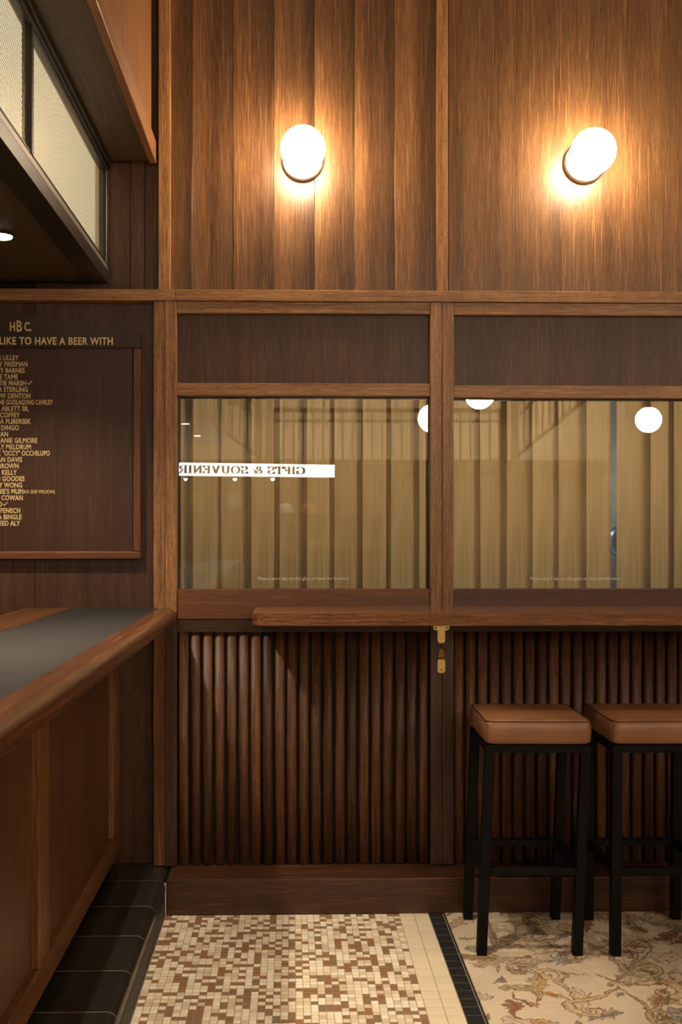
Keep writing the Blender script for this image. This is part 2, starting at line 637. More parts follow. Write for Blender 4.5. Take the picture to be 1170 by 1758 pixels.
def text_mesh(body, cap, bold=0.0, xs=1.0, ext=0.001, space=1.0):
    """built-in lettering as a mesh in the XZ plane facing -Y; returns mesh, width; left edge at 0, baseline at 0"""
    cu = bpy.data.curves.new('lettering', 'FONT')
    cu.body = body
    cu.size = cap / .729
    cu.offset = bold * cap
    cu.extrude = ext
    cu.space_character = space
    cu.resolution_u = 3
    to = bpy.data.objects.new('lettering_tmp', cu)
    COL.objects.link(to)
    dg = bpy.context.evaluated_depsgraph_get()
    me = bpy.data.meshes.new_from_object(to.evaluated_get(dg))
    bpy.data.objects.remove(to)
    n = len(me.vertices)
    co = np.empty(n * 3)
    me.vertices.foreach_get('co', co)
    co = co.reshape(-1, 3)
    x, y, z = co[:, 0] * xs, co[:, 1].copy(), co[:, 2].copy()
    x0 = x.min()
    out = np.stack([x - x0, -z, y], 1)
    me.vertices.foreach_set('co', out.ravel())
    me.update()
    return me, float(x.max() - x0)


def lettering(name, body, cap, right=None, left=None, base=0, y=0, mat=None, parent=None, **kw):
    me, w = text_mesh(body, cap, **kw)
    me.materials.append(mat)
    o = bpy.data.objects.new(name, me)
    o.location = ((right - w) if right is not None else left, y, base)
    return link(o, parent)


def spot(name, loc, target, power, ang, blend, radius, col, parent):
    ld = bpy.data.lights.new(name, 'SPOT')
    ld.energy = power
    ld.color = col
    ld.spot_size = ang
    ld.spot_blend = blend
    ld.shadow_soft_size = radius
    o = bpy.data.objects.new(name, ld)
    link(o, parent)
    o.location = loc
    d = Vector(target) - Vector(loc)
    o.rotation_euler = d.to_track_quat('-Z', 'Y').to_euler()
    return o


# ================================================================== the setting
YT = .130      # face of posts and rails
YG = .168      # glass
YP = .152      # face of upper veneer
YR = .178      # recessed panelling on the left
ZC = 3.85      # ceiling
X_L, X_R, Y_REAR = -2.6, 4.6, -8.3
PL = .121      # plinth / step height


def X(px, Y=YT):
    return gx(px, Y)


def Z(py, px, Y=YT):
    return gz(py, px, Y)


# bay lines (metres)
xa0, xa1, xa2 = X(263), X(283), X(303)          # twin posts on the left
xb0, xb1, xb2 = X(738.5), X(758.5), X(778.5)    # twin posts in the middle
BAY = xb1 - xa1
xc0, xc1, xc2 = xb0 + BAY, xb1 + BAY, xb2 + BAY
z_rail_t, z_rail_b = Z(498, 500), Z(517.5, 500)
z_tr2 = Z(538, 500)
z_p_b = Z(657.5, 500)
z_win_t, z_win_b = Z(679, 500), Z(1012, 500)
z_sill_b = Z(1063, 500)
z_slat_t = Z(1086, 500)

# floor ------------------------------------------------------------
floor = box('floor', X_L - .1, X_R + .1, Y_REAR - .1, .30, -.12, -.004, M['floor_far'], bev=0)
tag(floor, 'mosaic tiled pub floor of cream and brown chips with a black border', 'floor', kind='structure')
X_STEP = gx(283.5, 0.0)
P_MO = .0208
xm0 = X_STEP + .002
NCOL = 38
xm1 = xm0 + NCOL * P_MO
P_W = .05
xw1 = xm1 + 2 * P_W
xk1 = xw1 + .049
NROW = 62
bed = box('grout_bed', xm0 - .002, xk1 + .003, -NROW * P_MO, .02, -.0039, -.0011, M['grout_floor'], floor, bev=0)
bed.location -= floor.location

MO = ['cream', 'ivory', 'sand', 'beige', 'rust', 'brown', 'taupe']
mo_mats = [M['mo_' + k] for k in MO]


def tile_mesh(name, w, d, h, mat, bev=.0006):
    bm = bmesh.new()
    bm_box(bm, -w / 2, w / 2, -d / 2, d / 2, -h / 2, h / 2, bev)
    me = bpy.data.meshes.new(name)
    bm.to_mesh(me)
    bm.free()
    me.materials.append(mat)
    return me


rng = random.Random(21)
grid = [[0] * NCOL for _ in range(NROW)]
for r in range(NROW):
    for c in range(NCOL):
        q = rng.random()
        dark_near = (r > 0 and grid[r - 1][c] >= 4) or (c > 0 and grid[r][c - 1] >= 4)
        pd = .27 if dark_near else .36
        if q < pd:
            grid[r][c] = rng.choice((4, 5, 5, 6, 4, 5))
        else:
            grid[r][c] = rng.choice((0, 0, 1, 1, 2, 3))
        if r > 0 and grid[r - 1][c] >= 4 and rng.random() < .10:
            grid[r][c] = grid[r - 1][c]
tw = P_MO - .0018
mo_mesh = [tile_mesh('mosaic_tile', tw, tw, .004, mm) for mm in mo_mats]
first_row = 29                      # rows nearest the camera that the frame still shows
single = set()
for r in range(37, 28, -1):
    for c in range(NCOL):
        if len(single) < 300:
            single.add((r, c))
rest = bmesh.new()
fo = floor.location
for r in range(NROW):
    for c in range(NCOL):
        x = xm0 + (c + .5) * P_MO
        y = -(r + .5) * P_MO - .001
        jz = rng.uniform(-.0002, .0002)
        if (r, c) in single:
            o = bpy.data.objects.new('mosaic_tile', mo_mesh[grid[r][c]])
            link(o, floor)
            o.location = Vector((x, y, -.002 + jz)) - fo
        else:
            bm_box(rest, x - tw / 2 - fo.x, x + tw / 2 - fo.x, y - tw / 2 - fo.y, y + tw / 2 - fo.y, -.004 + jz - fo.z, 0 + jz - fo.z, 0, 1, grid[r][c])
o = mesh_obj('mosaic_field', rest, mo_mats, floor)
o['kind'] = 'stuff'
wm = tile_mesh('border_tile', P_W - .0022, P_W - .0022, .004, M['tile_white'])
km = tile_mesh('edge_tile', .0468, P_W - .0022, .004, M['tile_border'])
for r in range(26):
    for c in range(2):
        o = link(bpy.data.objects.new('border_tile', wm), floor)
        o.location = Vector((xm1 + (c + .5) * P_W, -(r + .72) * P_W + .022, -.002)) - fo
    o = link(bpy.data.objects.new('edge_tile', km), floor)
    o.location = Vector(((xw1 + xk1) / 2, -(r + .5) * P_W + .012, -.002)) - fo
o = box('edge_strip', xk1 + .0015, xk1 + .0055, -1.29, 0, -.004, .0035, M['tile_border'], floor, bev=0)
o.location -= fo

# carpet with scrolling leaves and flowers -------------------------------------
xr0, xr1, yr0, yr1 = xk1 + .006, xk1 + 1.45, -1.29, -.001
STEP = .003
nx, ny = int((xr1 - xr0) / STEP), int((yr1 - yr0) / STEP)
gxs, gys = np.meshgrid(np.linspace(0, xr1 - xr0, nx), np.linspace(0, yr1 - yr0, ny))
nr = np.random.RandomState(5)


def smooth_noise(scale, seed):
    q = np.random.RandomState(seed)
    gw, gh = int((xr1 - xr0) / scale) + 3, int((yr1 - yr0) / scale) + 3
    g = q.rand(gh, gw)
    fx, fy = gxs / scale, gys / scale
    ix, iy = fx.astype(int), fy.astype(int)
    tx, ty = fx - ix, fy - iy
    tx, ty = tx * tx * (3 - 2 * tx), ty * ty * (3 - 2 * ty)
    return (g[iy, ix] * (1 - tx) + g[iy, ix + 1] * tx) * (1 - ty) + (g[iy + 1, ix] * (1 - tx) + g[iy + 1, ix + 1] * tx) * ty


wx_ = gxs + (smooth_noise(.05, 1) - .5) * .03 + (smooth_noise(.016, 2) - .5) * .012
wy_ = gys + (smooth_noise(.05, 3) - .5) * .03 + (smooth_noise(.016, 4) - .5) * .012
cream = np.array((.50, .40, .285))
img = np.empty(gxs.shape + (3,))
img[:] = cream
img *= (1 + (smooth_noise(.12, 8)[..., None] - .5) * .25)
grain = smooth_noise(.008, 9)
OUT = np.array((.12, .062, .032))


def win(cx, cy, r):
    x0, x1 = max(0, int((cx - r) / STEP)), min(nx, int((cx + r) / STEP) + 2)
    y0, y1 = max(0, int((cy - r) / STEP)), min(ny, int((cy + r) / STEP) + 2)
    return (slice(y0, max(y0, y1)), slice(x0, max(x0, x1)))


def paint(w, mask, colr, soft=1.0):
    im = img[w]
    im[mask] = im[mask] * (1 - soft) + np.array(colr) * soft * (.78 + .44 * grain[w][mask][:, None])


def leaf(cx, cy, rot, ln, wd, lobes, c1, c2, bend=.5):
    w = win(cx, cy, ln * 1.25)
    dx, dy = wx_[w] - cx, wy_[w] - cy
    u = (dx * math.cos(rot) + dy * math.sin(rot)) / ln
    v = (-dx * math.sin(rot) + dy * math.cos(rot))
    v = v - bend * ln * (u * u - .2 * u)
    prof = np.where((u > 0) & (u < 1), np.sin(np.pi * np.clip(u, 0, 1) ** .7), 0)
    saw = 1 - .45 * np.abs(((u * lobes + np.abs(v) / wd * .9) % 1.0) - .5) * 2
    h = wd * prof * saw
    d = np.abs(v) / np.maximum(h, 1e-5)
    inside = (d < 1) & (prof > .03)
    paint(w, inside, c1, .9)
    paint(w, inside & (d < .5), c2, .85)
    paint(w, inside & (np.abs(v) > h - .0042), OUT, .7)
    paint(w, inside & (np.abs(v) < .0018), OUT, .5)
    paint(w, inside & (((u * lobes - np.abs(v) / wd * 1.2) % 1.0) < .13), OUT, .3)


def scroll(cx, cy, r0, a0, turns, sgn, wd, c1, tail=.16):
    w = win(cx, cy, r0 + tail * 1.3)
    X_, Y_ = wx_[w], wy_[w]
    best = np.full(X_.shape, 9.0)
    wid = np.zeros(X_.shape)
    n = 60
    for i in range(n):
        t = i / (n - 1)
        if t < .68:
            q = t / .68
            a = a0 + sgn * turns * 2 * math.pi * q
            r = r0 * (.16 + .84 * q)
            x, y = cx + r * math.cos(a), cy + r * math.sin(a)
            et = (-sgn * math.sin(a), sgn * math.cos(a))
            ex, ey = x, y
        else:
            q = (t - .68) / .32
            x = ex + et[0] * tail * q + et[1] * sgn * tail * .4 * q * q
            y = ey + et[1] * tail * q - et[0] * sgn * tail * .4 * q * q
        d = np.hypot(X_ - x, Y_ - y)
        wv = wd * (.4 + .8 * math.sin(math.pi * min(1, t * 1.05)))
        upd = d < best
        best[upd] = d[upd]
        wid[upd] = wv
    paint(w, best < wid, c1, .9)
    paint(w, best < wid * .35, np.array(c1) * 1.4, .8)
    paint(w, (best < wid) & (best > wid - .004), OUT, .75)


def flower(cx, cy, r, petals, c1, c2, ph):
    w = win(cx, cy, r * 1.3)
    dx, dy = wx_[w] - cx, wy_[w] - cy
    a = np.arctan2(dy, dx)
    rr = np.hypot(dx, dy) / (r * (.78 + .22 * np.cos(petals * a + ph)))
    paint(w, rr < 1, c1)
    paint(w, (rr < 1) & (np.cos(petals * a + ph) < -.75), OUT, .5)
    paint(w, (rr < .62), c2)
    paint(w, (rr < 1) & (rr > .93), OUT, .7)
    paint(w, (rr < .62) & (rr > .55), OUT, .5)
    paint(w, rr < .2, OUT * 1.6)


TAN, OLIVE, GREY = (.37, .265, .15), (.28, .22, .125), (.33, .285, .22)
RUST, BRN, OCH, BLUE = (.25, .10, .055), (.20, .115, .065), (.40, .26, .11), (.22, .215, .21)


def at_rand():
    return nr.uniform(-.05, xr1 - xr0), nr.uniform(-.05, yr1 - yr0)


for i in range(90):         # shadowy under-leaves
    cx, cy = at_rand()
    leaf(cx, cy, nr.uniform(0, 6.28), nr.uniform(.12, .22), nr.uniform(.03, .05), nr.randint(5, 8), (.43, .34, .235), (.47, .37, .25), nr.uniform(-.6, .6))
for i in range(110):
    cx, cy = at_rand()
    k = nr.randint(6)
    leaf(cx, cy, nr.uniform(0, 6.28), nr.uniform(.10, .19), nr.uniform(.022, .04), nr.randint(5, 8),
         (TAN, OLIVE, GREY, BRN, GREY, TAN)[k], (OCH, TAN, TAN, RUST, BLUE, BRN)[k], nr.uniform(-.7, .7))
for i in range(58):
    cx, cy = at_rand()
    scroll(cx, cy, nr.uniform(.03, .065), nr.uniform(0, 6.28), nr.uniform(.8, 1.2), nr.choice((-1, 1)), nr.uniform(.008, .014),
           (TAN, OLIVE, GREY, TAN)[nr.randint(4)], nr.uniform(.10, .2))
for i in range(26):
    cx, cy = at_rand()
    k = nr.randint(4)
    flower(cx, cy, nr.uniform(.022, .042), nr.randint(5, 8), (RUST, OCH, BLUE, GREY)[k], (OCH, RUST, GREY, TAN)[k], nr.uniform(0, 6))
for i in range(90):
    cx, cy = at_rand()
    leaf(cx, cy, nr.uniform(0, 6.28), nr.uniform(.04, .08), nr.uniform(.009, .016), 4, (OLIVE, BRN, GREY)[nr.randint(3)], (TAN, RUST, BLUE)[nr.randint(3)], nr.uniform(-.8, .8))
co = np.stack([gxs + xr0, gys + yr0, .0015 + .003 * smooth_noise(.01, 31) + .0012 * nr.rand(*gxs.shape)], -1)
co[0, :, 2] = co[-1, :, 2] = -.003
co[:, 0, 2] = co[:, -1, 2] = -.003
cen = np.array(((xr0 + xr1) / 2, (yr0 + yr1) / 2, 0))
idx = np.arange(nx * ny).reshape(ny, nx)
quads = np.stack([idx[:-1, :-1], idx[:-1, 1:], idx[1:, 1:], idx[1:, :-1]], -1).reshape(-1, 4)
me = bpy.data.meshes.new('carpet')
me.vertices.add(nx * ny)
me.vertices.foreach_set('co', (co.reshape(-1, 3) - cen).ravel())
me.loops.add(quads.size)
me.loops.foreach_set('vertex_index', quads.ravel().astype(np.int32))
me.polygons.add(len(quads))
me.polygons.foreach_set('loop_start', np.arange(0, quads.size, 4, dtype=np.int32))
me.update(calc_edges=True)
at = me.color_attributes.new('weave', 'FLOAT_COLOR', 'POINT')
rgba = np.ones((nx * ny, 4))
rgba[:, :3] = np.clip(img.reshape(-1, 3), .01, .8)
at.data.foreach_set('color', rgba.ravel().astype(np.float32))
m, nt, b = nt_new('woven_carpet')
ca = N(nt, 'ShaderNodeVertexColor', layer_name='weave')
nt.links.new(ca.outputs['Color'], b.inputs['Base Color'])
b.inputs['Roughness'].default_value = .95
b.inputs['Specular IOR Level'].default_value = .1
me.materials.append(m)
carpet = link(bpy.data.objects.new('carpet', me))
carpet.location = cen
tag(carpet, 'cream patterned carpet with scrolling leaves and rust flowers under the stools', 'carpet')
for p in me.polygons:
    p.use_smooth = True

# ceiling and far walls ------------------------------------------------------------
tag(box('ceiling', X_L - .1, X_R + .1, Y_REAR - .1, .30, ZC, ZC + .1, M['ceiling'], bev=0), 'pale plaster ceiling above the bar', 'ceiling', kind='structure')
tag(box('wall_left', X_L - .1, X_L, Y_REAR, .178, -.004, ZC, M['rear_wood'], bev=0), 'timber wall behind the bar', 'wall', kind='structure')
tag(box('wall_right', X_R, X_R + .1, Y_REAR, .178, -.004, ZC, M['plaster'], bev=0), 'plaster side wall at the far end of the room', 'wall', kind='structure')
tag(box('wall_rear', X_L - .1, X_R + .1, Y_REAR - .1, Y_REAR, -.004, ZC, M['plaster'], bev=0), 'pale plaster wall behind the viewer seen in the window reflection', 'wall', kind='structure')

# back wall: carcass with two window openings ------------------------------------
bm = bmesh.new()
Y0, Y1 = .180, .262
bm_box(bm, X_L, xa2, Y0, Y1, 0, ZC)                         # left of the windows
bm_box(bm, xa2, X_R, Y0, Y1, z_win_t + .004, ZC)            # above
bm_box(bm, xa2, X_R, Y0, Y1, 0, z_win_b - .004)             # below
bm_box(bm, xb0, xb2, Y0, Y1, z_win_b, z_win_t)              # between
bm_box(bm, xc0, X_R, Y0, Y1, z_win_b, z_win_t)              # right
wall = mesh_obj('wall_back', bm, M['dark_void'])
tag(wall, 'dark timber panelled wall with fluted slats, windows and twin sconces', 'wall', kind='structure')


def wpart(o, lab=None):
    o.parent = wall
    if lab:
        o['label'] = lab
    return o


# upper left bay: veneer boards, each lighter left to darker right
seams = [293, 330, 400, 470, 539.5, 608, 677, 748.5]
z_up = ZC - .002
for i in range(len(seams) - 1):
    a, b2 = X(seams[i], YP), X(seams[i + 1], YP)
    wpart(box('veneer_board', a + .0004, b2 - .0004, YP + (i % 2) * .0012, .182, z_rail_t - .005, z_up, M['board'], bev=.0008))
# upper right bay: one plain veneered panel (and the next ones out of view)
u0, u1 = X(769.5, YP), X(769.5, YP) + BAY - .042
wpart(box('veneer_panel', u0, u1, YP, .182, z_rail_t - .005, z_up, M['panel']))
wpart(box('veneer_panel', u1 + .041, X_R - .002, YP, .182, .16, z_up, M['panel']))
# panels over the windows
wpart(box('transom_panel', xa2 - .002, xb0 + .002, .158, .182, z_p_b - .005, z_tr2 + .005, M['dark_panel']))
wpart(box('transom_panel', xb2 - .002, xc0 + .002, .158, .182, z_p_b - .005, z_tr2 + .003, M['dark_panel']))
# recessed panelling on the left
xl = X_L + .002
zb_t = Z(1046, 150, YR)
for k, (a, b2) in enumerate(((xl, X(60, YR)), (X(60, YR), xa0 + .004))):
    wpart(box('wall_panel', a + .0006, b2 - .0006, YR - .004, .182, PL, z_rail_b + .004, M['dark_panel']))
ps = [60, 188, 224, 249]
for a, b2 in zip(ps[:-1], ps[1:]):
    wpart(box('wall_panel', X(a, YR) + .0006, X(b2, YR) - .0006, YR - .004, .182, z_rail_t - .004, 2.66, M['dark_panel']))
wpart(box('wall_panel', X(249, YR) + .0006, X(272, YR), YR - .002, .182, z_rail_t - .004, z_up, M['dark_panel']))

# posts and rails
ZSP = 1.015
tn = [0]


def trim(lab, x0, x1, z0, z1, y0=YT, y1=.1805, mat='trim_v', bev=.0022):
    tn[0] += 1
    o = box('trim_%d' % tn[0], x0, x1, y0, y1, z0, z1, M[mat], None, bev, 2)
    return tag(o, lab, 'trim', kind='structure')


trim('oak cover strip rising beside the bulkhead, left of the left sconce', X(271.5), X(292), z_rail_t + .0005, z_up, YT + .004)
trim('oak cover strip rising between the two globe sconces', X(749.5), X(769), z_rail_t + .0005, z_up, YT + .004)
trim('oak cover strip right of the right sconce, mostly out of view', X(749.5) + BAY, X(769) + BAY, z_rail_t + .0005, z_up, YT + .004)
trim('oak picture rail above the honour board', X_L + .002, X(300) - .0004, z_rail_b, z_rail_t, YT - .004, mat='trim_h')
trim('long oak rail running above both windows below the sconces', X(300) + .0004, X_R - .002, z_rail_b, z_rail_t, YT - .004, mat='trim_h')
trim('second oak rail directly above the left dark transom panel', xa2 + .0008, xb0 - .0008, z_tr2, z_rail_b - .0006, YT + .003, mat='trim_h')
trim('second oak rail directly above the right dark transom panel', xb2 + .0008, xc0 - .0008, z_tr2 - .002, z_rail_b - .0006, YT + .003, mat='trim_h')
trim('left strip of the twin oak post by the honour board', xa0, xa1 - .0006, ZSP + .0004, z_rail_b - .0006, YT + .006)
trim('reddish strip below the bar nosing beside the bar end', xa0, xa1 - .0006, PL + .003, ZSP - .0004, YT + .006, mat='bar_stile')
trim('right strip of the twin oak post, meeting the left window', xa1 + .0006, xa2, ZSP + .0004, z_rail_b - .0006)
trim('dark strip below the bar nosing at the left end of the slats', xa1 + .0006, xa2, PL + .003, ZSP - .0004, mat='dark_v')
trim('left strip of the twin oak post between the windows', xb0, xb1 - .0006, ZSP + .0004, z_rail_b - .0006)
trim('right strip of the twin oak post between the windows', xb1 + .0006, xb2, ZSP + .0004, z_rail_b - .0006)
trim('left dark strip between the slats under the brass bracket', xb0, xb1 - .0006, PL + .003, ZSP - .0004, mat='dark_v')
trim('right dark strip between the slats under the brass bracket', xb1 + .0006, xb2, PL + .003, ZSP - .0004, mat='dark_v')
trim('left strip of the twin post right of the stools, out of view', xc0, xc1 - .0006, PL + .003, z_rail_b - .0006)
trim('right strip of the twin post right of the stools, out of view', xc1 + .0006, xc2, PL + .003, z_rail_b - .0006)

# windows ---------------------------------------------------------------------------
for k, (a, b2, nm) in enumerate(((xa2, xb0, 'left'), (xb2, xc0, 'right'))):
    w = empty('window_%d' % (k + 1), ((a + b2) / 2, YG, z_win_b))
    tag(w, ('left interior window reflecting the lit souvenir sign' if k == 0 else
            'right interior window above the stools with pale blind vanes behind'), 'window', kind='structure')
    cx, cz = (a + b2) / 2, z_win_b
    dz = 0 if k == 0 else -.006
    box('head_rail', a - cx + .0008, b2 - cx - .0008, YT + .005 - YG, .1805 - YG, z_win_t - cz + dz * .8, z_p_b - cz + dz, M['trim_h'], w, .002, 2)
    box('sill_rail', a - cx + .0008, b2 - cx - .0008, YT + .008 - YG, .1805 - YG, z_sill_b - cz, 0, M['sill' if k == 0 else 'sill_dark'], w, .0025, 2)
    g = box('pane', a - cx + .001, b2 - cx - .001, -.0025, .0025, .0015, z_win_t - cz + dz * .8 - .0015, M['glass'], w, 0)
    g['label'] = 'clear glass pane with a small printed line'
    H = z_win_t - cz + dz * .8
    for (x0, x1, z0, z1) in ((a - cx, a - cx + .006, 0, H), (b2 - cx - .006, b2 - cx, 0, H),
                             (a - cx + .006, b2 - cx - .006, H - .006, H)):
        box('glazing_bead', x0, x1, .004, .016, z0, z1, M['black_seal'], w, 0)
    l0, l1 = ((442, 600), (910, 1065))[k]
    me, tw_ = text_mesh(("'" if k == 0 else "") + "Please don't tap on the glass or feed the brewers.", .0115, .0, 1.0, .0001)
    X0, X1 = gx(l0, YG) - cx, gx(l1, YG) - cx
    for v in me.vertices:
        v.co.x *= (X1 - X0) / tw_
    me.materials.append(M['white_print'])
    t = link(bpy.data.objects.new('printed_notice', me), w)
    t.location = (X0, -.0032, gz(995.5, (l0 + l1) / 2, YG) - cz)
    t['label'] = 'small white printed line on the glass'

# fluted wall below ------------------------------------------------------------------
for (a, b2, nm) in ((xa2, xb0, 'left'), (xb2, xc0, 'right')):
    wpart(box('slat_top_rail', a + .001, b2 - .001, YT + .012, .1815, z_slat_t, z_sill_b - .0006, M['dark_h'], None, .0015))
PS = (xb0 - xa2) / 21.0
prof = []
hw = PS * .41
for i in range(13):
    a = math.pi * i / 12
    prof.append((hw * math.cos(a) * (1 if abs(math.cos(a)) < .98 else 1), -.024 * max(0, math.sin(a)) ** .36))
prof = [(hw, .008)] + prof + [(-hw, .008)]
bm = bmesh.new()
zs0, zs1 = PL + .003, z_slat_t - .001
bm_prism(bm, prof, 'Z', -(zs1 - zs0) / 2, (zs1 - zs0) / 2)
slat_me = bpy.data.meshes.new('slat')
bm.to_mesh(slat_me)
bm.free()
slat_me.materials.append(M['slat'])
for p in slat_me.polygons:
    p.use_smooth = len(p.vertices) == 4
for a, nsl in ((xa2, 21), (xb2, 21)):
    for i in range(nsl):
        o = link(bpy.data.objects.new('slat', slat_me), wall)
        o.location = (a + (i + .5) * PS + random.uniform(-.0006, .0006), .1725 + random.uniform(-.001, .001), (zs0 + zs1) / 2)

# plinth
b_ = box('baseboard_back', X(286, 0), X_R - .002, 0.0, .178, .0, PL, M['base_h'], None, .003, 2)
tag(b_, 'dark timber plinth running along the foot of the slatted wall', 'baseboard', kind='structure')

# upper bulkhead over the canopy -------------------------------------------------------
XB = gx(268.5, .15)
ZB = gz(281, 268, .15)
bk = empty('bulkhead', (XB, -3.0, ZB))
tag(bk, 'timber bulkhead with orange veneer face above the bar canopy', 'bulkhead')
YE = -6.9


def inbk(o):
    o.location -= bk.location
    o.parent = bk
    return o


inbk(box('edge_board', XB - .024, XB, YE, .150, ZB, ZB + .075, M['orange_h'], None, .002))
yb = .09
k = 0
while yb > YE + .2:
    y2 = yb - (.30 if k else .30)
    inbk(box('face_panel', XB - .034, XB - .010, y2 + .0006, yb - .0006, ZB + .0755, ZC - .003, M['orange'], None, .0008))
    yb = y2
    k += 1
inbk(box('end_panel', XB - .06, XB - .036, .092, .148, ZB + .031, ZC - .003, M['dark_void'], None, .0008))
inbk(box('soffit_board', -.660, XB - .0245, YE, .150, ZB + .010, ZB + .030, M['soffit'], None, .001))

# canopy -------------------------------------------------------------------------------
XCN = -.650
ZCB, ZCT = gz(488, 188, YR), gz(288, 188, YR) + .012
cn = empty('bar_canopy', (XCN, -3.0, ZCB))
tag(cn, 'dark metal bar canopy with glowing perforated screens', 'canopy')


def incn(o):
    o.location -= cn.location
    o.parent = cn
    return o


YCE = -6.3
XCI = -1.75
incn(box('underside_panel', XCI, XCN - .075, YCE + .08, .125, ZCB + .006, ZCB + .020, M['soffit'], None, .001))
incn(box('underside_frame', XCN - .074, XCN, YCE, .172, ZCB, ZCB + .045, M['canopy_metal'], None, .002))
incn(box('underside_frame', XCI, XCN - .0745, .126, .172, ZCB, ZCB + .045, M['canopy_metal'], None, .002))
incn(box('flange', XCN - .030, XCN - .002, YCE, .172, ZCB + .0455, ZCB + .066, M['canopy_flange'], None, .002))
incn(box('top_frame', XCN - .030, XCN, YCE, .172, ZCT - .030, ZCT - .003, M['canopy_metal'], None, .002))
incn(box('top_bead', XCN, XCN + .010, YCE, .172, ZCT - .016, ZCT - .003, M['canopy_metal'], None, .001))
incn(box('lining', XCI, XCI + .01, YCE, .16, ZCB + .05, ZCT, M['canopy_white'], None, 0))
incn(box('lining_back', XCN - .22, XCN - .21, YCE, .16, ZCB + .047, ZCT - .004, M['canopy_white'], None, 0))
incn(box('lining_floor', XCN - .209, XCN - .031, YCE, .16, ZCB + .0475, ZCB + .052, M['canopy_white'], None, 0))
incn(box('lining_top', XCI, XCN - .031, YCE, .172, ZCT - .003, ZCT + .008, M['canopy_white'], None, 0))
incn(box('lining_end', XCN - .209, XCN - .031, .160, .170, ZCB + .053, ZCT - .004, M['canopy_white'], None, 0))
incn(box('end_panel', XCI, XCN, YCE - .012, YCE - .001, ZCB, ZCT, M['canopy_metal'], None, 0))
ymul = [.160, -.890, -1.94, -2.99, -4.04, -5.09, YCE]
for i in range(len(ymul) - 1):
    a, b2 = ymul[i + 1], ymul[i]
    incn(box('mullion', XCN - .026, XCN - .001, b2 - .012, b2 + .012, ZCB + .067, ZCT - .031, M['canopy_metal'], None, .002))
    bm = bmesh.new()
    hy, hz = (b2 - a - .026) / 2, (ZCT - .032 - ZCB - .068) / 2
    bm_box(bm, -.0002, .0002, -hy, hy, -hz, hz)
    s = mesh_obj('perforated_screen', bm, M['perforated'], None, (XCN - .014, (a + b2) / 2, (ZCT - .032 + ZCB + .068) / 2))
    incn(s)
    for zz in (ZCB + .070, ZCT - .036):
        incn(box('screen_bead', XCN - .011, XCN - .004, a + .013, b2 - .013, zz, zz + .006, M['canopy_metal'], None, .001))
incn(box('light_panel', XCN - .050, XCN - .044, YCE + .05, .158, ZCB + .0675, ZCT - .0045, M['tube'], None, 0))


def downlight(name, loc, lab, power, ang, group, target=None, r=.042, dark=True):
    d = empty(name, loc)
    tag(d, lab, 'downlight', group)
    lathe('rim', [(r * .78, -.001), (r, -.003), (r, .0), (r * .8, .002)], M['black_metal' if dark else 'sconce_plate'], d, (0, 0, 0), 'Z', 28)
    lathe('lens', [(0.0, -.0045), (r * .77, -.0045), (r * .77, -.0012)], M['lens'], d, (0, 0, 0), 'Z', 28)
    spot('beam', (0, 0, -.012), target or (0, 0, -2), power, ang, .8, .025, (1.0, .84, .64), d)
    return d


names = ['nearest the honour board', 'second from the wall', 'third from the wall', 'fourth from the wall', 'fifth from the wall', 'sixth from the wall']
xd, yd = gx(4, -.46), -.46
for i in range(6):
    downlight('canopy_downlight', (-.868, -.40 - i * 1.05, ZCB + .0045), 'small round downlight in the canopy underside, ' + names[i], P_CANOPY, math.radians(108), 'canopy downlights')

# unseen ceiling downlights, added to brighten the floor and the reflected rear room
spots_c = [(-.08, -1.25, 36, 3.6, 'over the mosaic floor'), (1.6, -1.95, 58, 1.3, 'over the carpet'), (.35, -3.2, 58, 1, 'just above the viewer'), (1.9, -3.4, 58, 1, 'to the right of the viewer'),
           (3.4, -1.9, 58, 1, 'by the right wall'), (-.2, -6.3, 85, 3, 'in the souvenir corner'), (2.4, -5.8, 80, 2, 'by the stair'),
           (-.4, -7.75, 130, 7, 'over the left end of the landing'), (1.2, -7.75, 130, 7, 'over the middle of the landing'), (2.8, -7.75, 130, 7, 'over the right end of the landing')]
for x, y, ang, k, wv in spots_c:
    downlight('added_downlight', (x, y, ZC - .002), 'unseen downlight added in the pale ceiling ' + wv, P_CEIL * k, math.radians(ang), 'added ceiling downlights', target=((.06, .62, -3.85) if 'mosaic' in wv else None), dark=False, r=.05)

# step along the bar --------------------------------------------------------------------
st = empty('tiled_step', (X_STEP - .1, -2.0, 0))
tag(st, 'low black tiled step running along the foot of the bar', 'step')


def inst(o):
    o.location -= st.location
    o.parent = st
    return o


